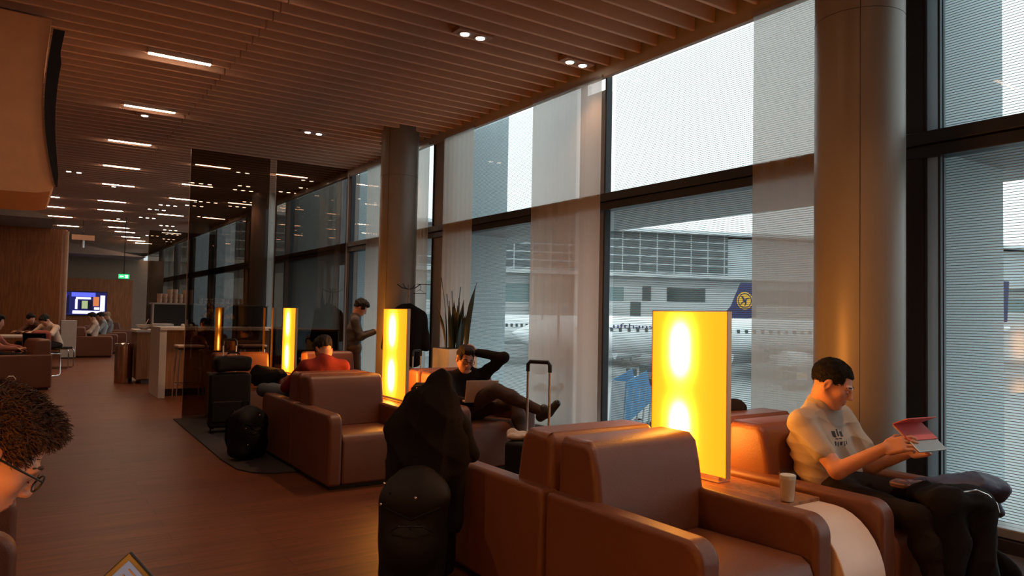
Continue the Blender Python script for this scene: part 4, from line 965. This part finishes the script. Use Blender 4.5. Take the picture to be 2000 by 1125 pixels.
# aircraft
PLW = mat('aircraft_white', (.72, .75, .77), .3, var=.03); PLG = mat('aircraft_grey', (.30, .32, .34), .35); PLB = mat('aircraft_navy', (.012, .02, .10), .35); PLY = mat('emblem_yellow', (.80, .42, .03), .4)
def airliner(label, u, v, length, span=.30, rot=0):
    t = thing('airliner', label, 'airplane', eloc(u, v, -5), ERZ+rot)
    r = 2.0; zc = 4.6; m = MB(); rings = []; st = [(-.5, .05, 0), (-.485, .35, -.1), (-.46, .68, -.05), (-.42, .93, 0), (-.38, 1, 0), (.22, 1, 0), (.34, .85, .15), (.43, .50, .45), (.5, .12, .8)]
    for f, k_, dz in st:
        rings.append([m.bm.verts.new((f*length, r*k_*math.cos(q*2*PI/28), zc+dz*r*.9+r*k_*math.sin(q*2*PI/28))) for q in range(28)])
    for A, B in zip(rings, rings[1:]):
        for q in range(28): m.bm.faces.new((A[q], A[(q+1) % 28], B[(q+1) % 28], B[q]))
    m.bm.faces.new(rings[0]); m.bm.faces.new(rings[-1]); m.build('fuselage', PLW, t, smooth=True)
    fin = [(.36*length, zc+1.6), (.405*length, zc+3.8), (.44*length, zc+7.2), (.50*length, zc+7.2), (.495*length, zc+2.2)]
    fo = MB().prism(fin, -.18, .18, 'Y').build('tail_fin', PLB, t, bevel=.1)
    cx, cz = .452*length, zc+4.6
    e = MB(); e.cyl((cx, -.20, cz), (cx, -.24, cz), 1.25, n=36); e.build('emblem', PLY, fo)
    e = MB(); e.tube([(cx+1.02*math.cos(q*PI/15), -.25, cz+1.02*math.sin(q*PI/15)) for q in range(30)], .07, 5, closed=True)
    e.tube([(cx-.70, -.25, cz-.55), (cx-.15, -.25, cz-.1), (cx+.30, -.25, cz+.30), (cx+.75, -.25, cz+.35)], [.05, .12, .12, .04], 6)     # flying crane: body, neck
    e.tube([(cx-.10, -.25, cz+.0), (cx-.35, -.25, cz+.50), (cx-.65, -.25, cz+.65)], [.14, .12, .03], 6)
    e.tube([(cx+.10, -.25, cz+.05), (cx+.15, -.25, cz-.45), (cx-.05, -.25, cz-.80)], [.14, .12, .03], 6); e.build('crane', PLB, fo)
    for s in (-1, 1):
        MB().prism([(-.06*length, s*1.4), (.10*length, s*length*span), (.14*length, s*length*span), (.10*length, s*1.4)], zc-1.3, zc-.9, 'Z').build('wing', PLG, t, bevel=.1)
        MB().prism([(.40*length, s*.6), (.47*length, s*length*.17), (.50*length, s*length*.17), (.48*length, s*.6)], zc+.9, zc+1.15, 'Z').build('tailplane', PLG, t, bevel=.05)
        MB().cyl((-.05*length, s*5.8, zc-2.4), (.03*length, s*5.8, zc-2.4), 1.15, .85, 24).build('engine', PLW, t, smooth=True)
        for x in (-.40, .04): MB().cyl((x*length, s*1.6*(1 if x > 0 else .2), .0), (x*length, s*1.6*(1 if x > 0 else .2), zc-1.5), .16).build('landing_gear', PLG, t); 
    for i in range(46):
        x = -.40*length+i*.72*length/46
        MB().box(x, x+.30, -r-.015, -r+.12, zc+.35, zc+.75).build('cabin_window', WD, t)
    return t
pa = airliner('white airliner parked across the apron, its fuselage level with the lamp', 47, 75, 62)
cu = bpy.data.curves.new('airline_name', 'FONT'); cu.body = 'Lufthansa'; cu.size = 2.0; cu.extrude = .02; cu.materials.append(PLB)
tmp = bpy.data.objects.new('airline_name_outline', cu); COL.objects.link(tmp); dg = bpy.context.evaluated_depsgraph_get()
tme = bpy.data.meshes.new_from_object(tmp.evaluated_get(dg)); bpy.data.objects.remove(tmp)
to = link_mesh('airline_name', tme, PLB, pa); to.location = (-21.5, -2.03, 5.30); to.rotation_euler = (PI/2, 0, 0); to.scale = (.8, .35, 1)
airliner('second airliner behind, with a navy tail and round yellow crane emblem', 35, 96, 43, .26)
# blue passenger stairs
t = thing('boarding_stairs', 'blue mobile boarding stairs standing on the wet apron', 'stairs vehicle', eloc(15.2, 38, -5), ERZ+.2)
BLU = mat('stair_blue', (.07, .19, .34), .5); GRY = mat('stair_grey', (.22, .25, .28), .5)
MB().prism([(-.9, .5), (-.75, 2.9), (.55, 3.5), (1.0, 1.9)], -.06, .0, 'Y').build('side_panel', BLU, t); MB().prism([(-.9, .5), (-.75, 2.9), (.55, 3.5), (1.0, 1.9)], 1.4, 1.46, 'Y').build('side_panel', BLU, t)
MB().prism([(-.95, .5), (-.8, 2.9), (-.7, 2.9), (-.8, .5)], 0, 1.4, 'Y').build('ramp', GRY, t)
for x in (-.9, -.5, -.1, .3, .7, 1.0): MB().cyl((x, -.02, .3), (x+.22, -.02, 2.6), .05, n=8).build('strut', GRY, t, smooth=True)
for x in (-.6, .9):
    for y in (.1, 1.3): MB().cyl((x, y-.1, .35), (x, y+.1, .35), .35, n=20).build('wheel', BLACK_PLASTIC, t, smooth=True)
MB().box(-1, 1.2, .0, 1.4, .35, .6).build('chassis', GRY, t, bevel=.03)
# ground equipment under the aircraft
for i, (u, v, w, h, c, lb) in enumerate(((25.5, 64, 1.6, 1.1, (.5, .52, .53), 'white baggage cart left of the big lamp'), (28, 66, 2.4, 1.3, (.12, .14, .15), 'dark tug left of the big lamp'),
                                      (43, 66, 2.2, 1.2, (.55, .35, .14), 'orange loader right of the big lamp'), (40.5, 62, 2.0, 1.0, (.2, .2, .22), 'grey baggage cart right of the big lamp'),
                                      (16.5, 62, 2.5, 1.4, (.5, .52, .54), 'white service van seen left of the wide sheer panel'), (72, 60, 3, 1.5, (.1, .11, .13), 'dark service truck at the right window'))):
    t = thing('ground_vehicle', lb, 'vehicle', eloc(u, v, -5), ERZ)
    MB().box(-w/2, w/2, -.8, .8, .35, h).build('body', mat('vehicle_%s' % i, c, .4), t, bevel=.08); MB().box(-w/2, -w/6, -.75, .75, h, h+.7).build('cab', MATS['dark_glazing'], t, bevel=.08)
    for x in (-w/2+.4, w/2-.4): MB().cyl((x, -.85, .35), (x, .85, .35), .35, n=18).build('wheel', BLACK_PLASTIC, t, smooth=True)
for u, v in ((14, 50), (20, 78), (12, 90)):
    o = MB().cyl(eloc(u, v, -5), eloc(u, v, 5), .09, n=8).build('lamp_post', GRY); tag(o, 'thin grey light pole on the apron', 'pole', 'thin poles on the apron')

# ================================================================== PEOPLE
def facing(yaw, pitch=0):
    a, p = math.radians(yaw), math.radians(pitch); return np.array([math.sin(a)*math.cos(p), math.cos(a)*math.cos(p), math.sin(p)])
TEE = mat('grey_tshirt', (.44, .40, .35), .9, bump=.2, bscale=300, var=.06, spec=.1)
CHAR = mat('charcoal_trousers', (.016, .012, .012), .8, bump=.2, bscale=200, spec=.12)
BLKS = mat('black_sweater', (.013, .010, .010), .85, bump=.3, bscale=200, spec=.12)
SHOE = mat('dark_shoe', (.02, .016, .014), .45)
# man in the grey t-shirt
j = dict(pel=(3.56, 2.24, .52), che=(3.56, 2.33, .76), nb=(3.565, 2.335, .925), head=(3.565, 2.262, 1.055), hf=facing(158, -24), hu=(0, 0, 1),
         shL=(3.725, 2.31, .862), shR=(3.405, 2.335, .855), elR=(3.375, 2.11, .650), wrR=(3.42, 1.895, .790), elL=(3.79, 2.17, .625), wrL=(3.72, 1.93, .745),
         hipL=(3.66, 2.16, .50), hipR=(3.47, 2.16, .50), knL=(3.76, 1.70, .545), knR=(3.41, 1.74, .50), anL=(3.78, 1.62, .10), anR=(3.42, 1.62, .10),
         toL=(3.78, 1.46, .045), toR=(3.42, 1.46, .045),
         handR=dict(d=(.18, -.92, .36), n=(.80, .10, -.45), side=1, curl=.75, thumb=.45), handL=dict(d=(-.15, -.92, .30), n=(-.85, .15, .25), side=-1, curl=.7, thumb=.5))
t, R, hc, off = person('man in a grey t-shirt sitting by the window column looking down at a tablet', j, (3.56, 2.2, 0), TEE, CHAR, SHOE, sleeve='short', vox=.0036, cvox=.0045, fold=.0075, crumple=1.2,
                       hair_kw=dict(thick=.005, wild=.0012, vox=.003, quiff=0), strands=(5200, .013, .5))
eyebrows(t, R, hc, off, HAIR_D)
# dark lettering-like print worn into the chest of the shirt (faces of the shirt itself)
sh_ = [c for c in t.children if c.name.startswith('shirt')][0]; me = sh_.data; me.materials.append(mat('print_ink', (.03, .03, .035), .8))
npl = len(me.polygons); cen = np.zeros(npl*3, np.float32); me.polygons.foreach_get('center', cen); cen = cen.reshape(-1, 3)+off
px_, pz_ = cen[:, 0]-3.565, cen[:, 2]; mi = np.zeros(npl, np.int32)
for (x, z, w, h) in ((-.034, .800, .030, .030), (-.004, .806, .012, .036), (.022, .796, .024, .024), (-.040, .752, .012, .022), (-.020, .750, .008, .024), (.002, .752, .014, .020), (.024, .750, .010, .024), (.044, .754, .010, .018), (-.010, .775, .050, .004)):
    mi |= ((np.abs(px_-x) < w/2) & (np.abs(pz_-z) < h/2) & (cen[:, 1] < 2.27)).astype(np.int32)
me.polygons.foreach_set('material_index', mi)
# tablet
t = thing('tablet', 'tablet computer in a folded pink cover held by the man in the grey t-shirt', 'tablet', (3.545, 1.80, .845))
rot = Matrix.Rotation(math.radians(-8), 4, 'Z') @ Matrix.Rotation(math.radians(-52), 4, 'X')
def tp(b, nm, mm, bev): o = b.build(nm, mm, t, bevel=bev); o.matrix_local = rot; return o
tp(MB().box(-.10, .10, -.004, .004, -.085, .085), 'tablet_body', mat('tablet_silver', (.5, .5, .5), .3, .7), .003)
tp(MB().box(-.094, .094, .004, .0055, -.075, .075), 'screen', emis('tablet_screen', (.5, .55, .6), .35), 0)
PINK = mat('pink_cover', (.62, .13, .14), .6)
tp(MB().box(-.102, .102, -.008, -.004, -.02, .088), 'cover', PINK, .001)
c2 = MB().box(-.102, .102, -.0025, .0025, -.085, 0).build('cover_flap', PINK, t, bevel=.001); c2.matrix_local = rot @ Matrix.Translation((0, -.006, .088)) @ Matrix.Rotation(math.radians(-62), 4, 'X')
# jacket and magazine on his lap
o = SDF().ell((3.84, 1.72, .61), (.13, .13, .055), k=.04).ell((3.93, 1.69, .59), (.085, .11, .075), k=.04).ell((3.72, 1.80, .605), (.09, .12, .04), k=.04).cap((3.99, 1.70, .58), (4.01, 1.66, .47), .04, .03, k=.03).build('blue_jacket', mat('navy_jacket', (.045, .055, .12), .6, bump=.2), vox=.008, disp=creases(.010, 40, 31))
tag(o, 'dark blue jacket bundled over the far armrest beside the tablet reader', 'jacket')
o = SDF().ell((3.60, 1.70, .585), (.16, .16, .05), k=.04).cap((3.50, 1.66, .57), (3.46, 1.62, .30), .08, .06, k=.05).cap((3.66, 1.62, .56), (3.62, 1.58, .16), .09, .08, k=.05).build('black_jacket', FABRIC_BLACK, vox=.008, disp=creases(.012, 38, 32, (.8, .4, 0)))
tag(o, 'black jacket spread over the knees of the tablet reader', 'jacket')
o = MB().tube([(3.52, 1.60, .635), (3.58, 1.57, .642), (3.64, 1.55, .62), (3.68, 1.53, .58), (3.68, 1.52, .54)], .004, 8).build('jacket_zip', CHROME, smooth=True); tag(o, 'bright metal zip curving along the black jacket on the knees', 'zip')
o = SDF().ell((3.60, 1.91, .602), (.055, .06, .022), k=.02).ell((3.64, 1.86, .60), (.04, .05, .02), k=.02).build('patterned_scarf', checks('pink_pattern', (.5, .25, .25), (.15, .10, .12), .02, .015, .005), vox=.005, disp=folds(.005, 70, 33))
tag(o, 'small crumpled pink patterned cloth on the tablet reader\'s lap', 'cloth')
t = thing('handbag', 'dark fringed bag hanging low beside the window-side armrest', 'bag', (4.06, 1.75, 0))
SDF().ell((4.09, 1.72, .13), (.055, .12, .13), k=.03).ell((4.10, 1.68, .06), (.06, .10, .06), k=.03).build('bag_body', FABRIC_BLACK, t, .008, disp=folds(.01, 45, 40), off=(4.06, 1.75, 0))
for q in range(5): MB().tube([(.03, -.10+.04*q, .10), (.08, -.13+.04*q, .05), (.10, -.14+.04*q, .006)], .006, 6).build('strap_end', FABRIC_BLACK, t, smooth=True)

# reclining man with the laptop
SKL = SKIN_T
j = dict(pel=(3.48, 6.02, .50), che=(3.55, 6.10, .70), nb=(3.57, 6.06, .835), head=(3.545, 6.04, .955), hf=facing(190, -14), hu=(.10, 0, 1),
         shL=(3.73, 6.02, .80), shR=(3.40, 6.10, .78), elR=(3.30, 5.86, .60), wrR=(3.44, 5.66, .585), elL=(3.83, 5.80, .985), wrL=(3.66, 6.02, 1.02),
         hipL=(3.60, 5.90, .50), hipR=(3.42, 5.90, .50), knL=(3.78, 5.50, .60), knR=(3.52, 5.44, .72), anL=(3.72, 5.26, .13), anR=(3.76, 5.06, .56),
         toL=(3.72, 5.10, .05), toR=(3.84, 4.98, .64),
         handR=dict(d=(.5, -.6, .1), n=(.2, .2, .9), side=-1, curl=.5), handL=dict(d=(-.85, .35, .05), n=(-.3, -.9, 0), side=1, curl=.4))
t, R, hc, off = person('man with glasses and one hand behind his head, reclining with a laptop', j, (3.5, 6.0, 0), BLKS, mat('brown_trousers', (.055, .032, .026), .85, bump=.2), SHOE, skin=SKL, hair=mat('dark_brown_hair', (.016, .008, .005), .6, spec=.2, bump=.6, bscale=240),
                       vox=.006, cvox=.009, hair_kw=dict(wild=.004))
eyeglasses(t, R, hc, off, mat('tortoise', (.06, .015, .01), .3)); eyebrows(t, R, hc, off, MATS['dark_brown_hair'])
SDF().cap((3.57, 6.05, .825), (3.565, 6.04, .848), .064, .060).cap((3.57, 6.05, .83), (3.56, 6.03, .90), .054, sub=True, k=.004).build('shirt_collar', WHITE, t, .006, off=off)
t = thing('laptop', 'silver laptop open on the lap of the reclining man', 'laptop', (3.47, 5.62, .60))
lr = Matrix.Rotation(math.radians(-14), 4, 'Z')
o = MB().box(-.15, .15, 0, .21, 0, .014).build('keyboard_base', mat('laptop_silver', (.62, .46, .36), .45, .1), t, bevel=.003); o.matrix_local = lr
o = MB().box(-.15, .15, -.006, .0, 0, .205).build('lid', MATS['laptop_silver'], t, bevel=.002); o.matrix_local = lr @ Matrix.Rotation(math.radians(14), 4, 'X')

# man in red, seen from behind
j = dict(pel=(2.44, 6.86, .52), che=(2.44, 6.80, .76), nb=(2.44, 6.80, .92), head=(2.45, 6.86, 1.02), hf=facing(-12, -38),
         shL=(2.27, 6.82, .86), shR=(2.62, 6.80, .86), elL=(2.14, 6.98, .66), wrL=(2.24, 7.20, .72), elR=(2.70, 6.98, .66), wrR=(2.56, 7.20, .70),
         hipL=(2.36, 6.95, .52), hipR=(2.54, 6.95, .52), knL=(2.04, 7.38, .60), knR=(2.60, 7.38, .52), anL=(2.36, 7.50, .585), anR=(2.60, 7.52, .11), toL=(2.47, 7.54, .63), toR=(2.60, 7.68, .05))
t, R, hc, off = person('man in a red sweater seen from behind, head bent down', j, (2.44, 6.85, 0), mat('red_sweater', (.17, .007, .005), .85, bump=.2), mat('blue_jeans', (.06, .075, .10), .85, bump=.2), SHOE, vox=.009, cvox=.011, hair_kw=dict(wild=.004, vox=.006))
SDF().cap((2.44, 6.81, .93), (2.445, 6.83, .955), .068, .066).cap((2.44, 6.81, .94), (2.45, 6.85, 1.0), .056, sub=True, k=.004).build('shirt_collar', mat('pink_collar', (.5, .22, .17), .8), t, .007, off=off)
o = SDF().ell((2.58, 9.34, .56), (.17, .20, .14), k=.05).ell((2.72, 9.28, .57), (.13, .17, .10), k=.05).ell((2.50, 9.36, .62), (.07, .10, .10), k=.05).build('dark_bag', FABRIC_BLACK, vox=.01, disp=creases(.012, 40, 55))
tag(o, 'soft dark bag lying over the armrest beside the farthest lamp', 'bag')
# standing man with the phone
j = dict(pel=(4.30, 10.70, .86), che=(4.30, 10.70, 1.12), nb=(4.31, 10.69, 1.33), head=(4.37, 10.65, 1.455), hf=facing(115, -35),
         shL=(4.38, 10.85, 1.26), shR=(4.24, 10.54, 1.26), elL=(4.47, 10.86, 1.02), wrL=(4.62, 10.68, 1.10), elR=(4.30, 10.44, 1.01), wrR=(4.50, 10.36, 1.10),
         hipL=(4.33, 10.79, .84), hipR=(4.28, 10.62, .84), knL=(4.36, 10.80, .46), knR=(4.32, 10.60, .46), anL=(4.30, 10.80, .09), anR=(4.26, 10.60, .09), toL=(4.45, 10.76, .045), toR=(4.41, 10.54, .045),
         handR=dict(d=(.8, -.3, .2), n=(.1, .5, .8), side=-1, curl=.6), handL=dict(d=(.8, -.5, .2), n=(.1, -.5, .8), side=1, curl=.6))
person('person in a grey sweater standing by the far column looking down at a phone', j, (4.3, 10.7, 0), mat('grey_sweater', (.075, .065, .065), .85, bump=.2), mat('khaki_trousers', (.16, .10, .065), .85), SHOE, vox=.009, cvox=.011, hair_kw=dict(wild=.005, thick=.022, vox=.007, side=.006))
o = MB().box(-.035, .035, -.07, .07, -.004, .004).build('mobile_phone', BLACK_PLASTIC, bevel=.003); o.location = (4.64, 10.40, 1.16); o.rotation_euler = (.5, -.3, 1.2); tag(o, 'black phone in the hand of the person standing by the far column', 'phone')
# someone behind the big lamp
j = dict(pel=(3.55, 3.12, .50), che=(3.52, 3.02, .72), nb=(3.50, 3.00, .88), head=(3.46, 3.06, 1.02), hf=facing(-15, -15),
         shL=(3.34, 3.02, .83), shR=(3.68, 2.98, .83), elL=(3.26, 3.22, .64), wrL=(3.36, 3.42, .62), elR=(3.76, 3.22, .64), wrR=(3.66, 3.42, .62),
         hipL=(3.46, 3.22, .50), hipR=(3.64, 3.22, .50), knL=(3.44, 3.66, .52), knR=(3.66, 3.66, .52), anL=(3.44, 3.80, .10), anR=(3.66, 3.80, .10), toL=(3.44, 3.95, .05), toR=(3.66, 3.95, .05))
person('person in black almost hidden behind the big lamp, facing away', j, (3.55, 3.1, 0), BLKS, CHAR, SHOE, vox=.010, cvox=.012, hair_kw=dict(vox=.007))
# diners and far guests
SOFTW = mat('white_shirt', (.62, .50, .42), .8)
j = dict(pel=(.72, 19.3, .53), che=(.62, 19.2, .80), nb=(.58, 19.15, .98), head=(.50, 19.08, 1.08), hf=facing(225, -45),
         shL=(.72, 19.0, .92), shR=(.45, 19.3, .92), elL=(.62, 18.8, .78), wrL=(.40, 18.8, .80), elR=(.28, 19.15, .78), wrR=(.22, 18.95, .80),
         hipL=(.74, 19.18, .52), hipR=(.60, 19.34, .52), knL=(.50, 18.85, .52), knR=(.28, 19.1, .52), anL=(.52, 18.8, .10), anR=(.30, 19.0, .10), toL=(.42, 18.70, .05), toR=(.2, 18.9, .05))
person('diner in a white shirt bending over the table at the far left', j, (.6, 19.2, 0), SOFTW, CHAR, SHOE, vox=.014, cvox=.016, hair_kw=dict(vox=.010))
j = {k_: (np.array(v)+np.array([-.25, 1.1, 0]) if k_ not in ('hf',) else facing(150, -20)) for k_, v in j.items()}
person('dark-haired diner in brown beyond the diner in the white shirt', j, (.35, 20.3, 0), mat('brown_shirt', (.14, .06, .035), .85), CHAR, SHOE, vox=.016, cvox=.018, hair_kw=dict(vox=.012))
def sitter(x, y, yaw, label, shirt, hair=HAIR_D, lean=.0):
    f = facing(yaw); l = np.array([-f[1], f[0], 0]); b = np.array([x, y, 0.])
    q = lambda a, c, z: b+f*a+l*c+np.array([0, 0, z])
    j = dict(pel=q(0, 0, .53), che=q(-.06+lean, 0, .80), nb=q(-.05+lean, 0, .97), head=q(.02+lean, 0, 1.11), hf=facing(yaw, -15),
             shL=q(-.05+lean, .17, .91), shR=q(-.05+lean, -.17, .91), elL=q(.12+lean, .24, .70), wrL=q(.34, .16, .68), elR=q(.12+lean, -.24, .70), wrR=q(.34, -.16, .68),
             hipL=q(.08, .09, .52), hipR=q(.08, -.09, .52), knL=q(.50, .11, .52), knR=q(.50, -.11, .52), anL=q(.58, .11, .10), anR=q(.58, -.11, .10), toL=q(.72, .11, .05), toR=q(.72, -.11, .05))
    return person(label, j, (x, y, 0), shirt, CHAR, SHOE, vox=.016, cvox=.018, hair=hair, hair_kw=dict(vox=.012))
sitter(1.75, 23.65, -98, 'guest in white nearest in the far armchair row', SOFTW)
sitter(2.12, 25.5, -100, 'guest in a pale patterned top in the far armchair row', mat('pale_blue_top', (.32, .34, .36), .8))
sitter(2.45, 27.4, -100, 'fair-haired guest farther along the far armchair row', mat('grey_top', (.22, .20, .2), .8), mat('fair_hair', (.30, .18, .09), .6))
sitter(-.30, 14.75, 100, 'person in pale pink at the left edge reclining in an armchair', mat('pink_top', (.40, .14, .10), .8))

# man in the left foreground: head, glasses, shoulder
A = np.array; RVc = A([.83, -.56, 0]); FVc = A([.56, .83, 0])
hcx = A([-.040, 1.86, 1.075]); hf = norm(A([.79, .10, -.60]))
j = dict(pel=hcx-RVc*.34+FVc*.03+(0, 0, -.58), che=hcx-RVc*.29+FVc*.03+(0, 0, -.34), nb=hcx-RVc*.17+FVc*.01+(0, 0, -.17), head=hcx, hf=hf,
         shL=hcx-RVc*.25+FVc*.19+(0, 0, -.22), shR=hcx-RVc*.22-FVc*.16+(0, 0, -.25), elL=hcx-RVc*.14+FVc*.24+(0, 0, -.50), wrL=hcx+RVc*.17+FVc*.14+(0, 0, -.50),
         elR=hcx-RVc*.20-FVc*.24+(0, 0, -.50), wrR=hcx+RVc*.02-FVc*.26+(0, 0, -.55),
         hipL=hcx-RVc*.14+FVc*.10+(0, 0, -.60), hipR=hcx-RVc*.14-FVc*.08+(0, 0, -.60), knL=hcx+RVc*.30+FVc*.12+(0, 0, -.58), knR=hcx+RVc*.30-FVc*.12+(0, 0, -.58),
         anL=hcx+RVc*.36+FVc*.12+(0, 0, -1.0), anR=hcx+RVc*.36-FVc*.12+(0, 0, -1.0), toL=hcx+RVc*.50+FVc*.12+(0, 0, -1.04), toR=hcx+RVc*.50-FVc*.12+(0, 0, -1.04))
lx, ly = float(j['pel'][0]), float(j['pel'][1])
t, R, hc, off = person('man with brown hair and glasses bending forward in the left foreground', j, (lx, ly, 0), mat('rust_shirt', (.20, .07, .03), .85, bump=.2), CHAR, SHOE, skin=SKIN, hair=HAIR_B, vox=.0045, cvox=.007, fold=.004,
                       hair_kw=dict(vox=.0032, wild=.003, thick=.012, side=.002, quiff=.75, low=-.022), strands=(5600, .025, .8))
eyeglasses(t, R, hc, off, BLACK_PLASTIC); eyebrows(t, R, hc, off, HAIR_B)
dup(ch, (-.43, 3.51, 0), math.radians(90), 'armchair whose orange-brown arm shows at the lower left behind the man with glasses')
t = thing('tablet', 'corner of a tablet screen with dark frame at the bottom of the picture', 'tablet', (.168, 1.354, .982))
e1 = norm(-.745*a_-.667*b_+.10*c_); e2 = norm(.667*a_-.745*b_); e2 = norm(e2-e1*np.dot(e1, e2)); e3 = np.cross(e1, e2)
q = Matrix(((e1[0], e2[0], e3[0], 0), (e1[1], e2[1], e3[1], 0), (e1[2], e2[2], e3[2], 0), (0, 0, 0, 1)))
sg = 1 if np.dot(e3, c_) < 0 else -1
def nb(b, n_, mm, bev): o = b.build(n_, mm, t, bevel=bev); o.matrix_local = q; return o
nb(MB().box(0, .24, 0, .17, -.004, .004), 'tablet_body', BLACK_PLASTIC, .003)
nb(MB().box(.010, .23, .010, .16, sg*.0045-.0006, sg*.0045+.0006), 'screen', emis('paper_white_screen', (.42, .34, .38), .42), 0)
m = MB()
for i in range(14): m.box(.018+.014*i, .021+.014*i, .02, .15-.03*((i*7) % 3)/2, sg*.0054-.0004, sg*.0054+.0004)
nb(m, 'text_lines', mat('screen_grey_lines', (.12, .10, .12), .6), 0)
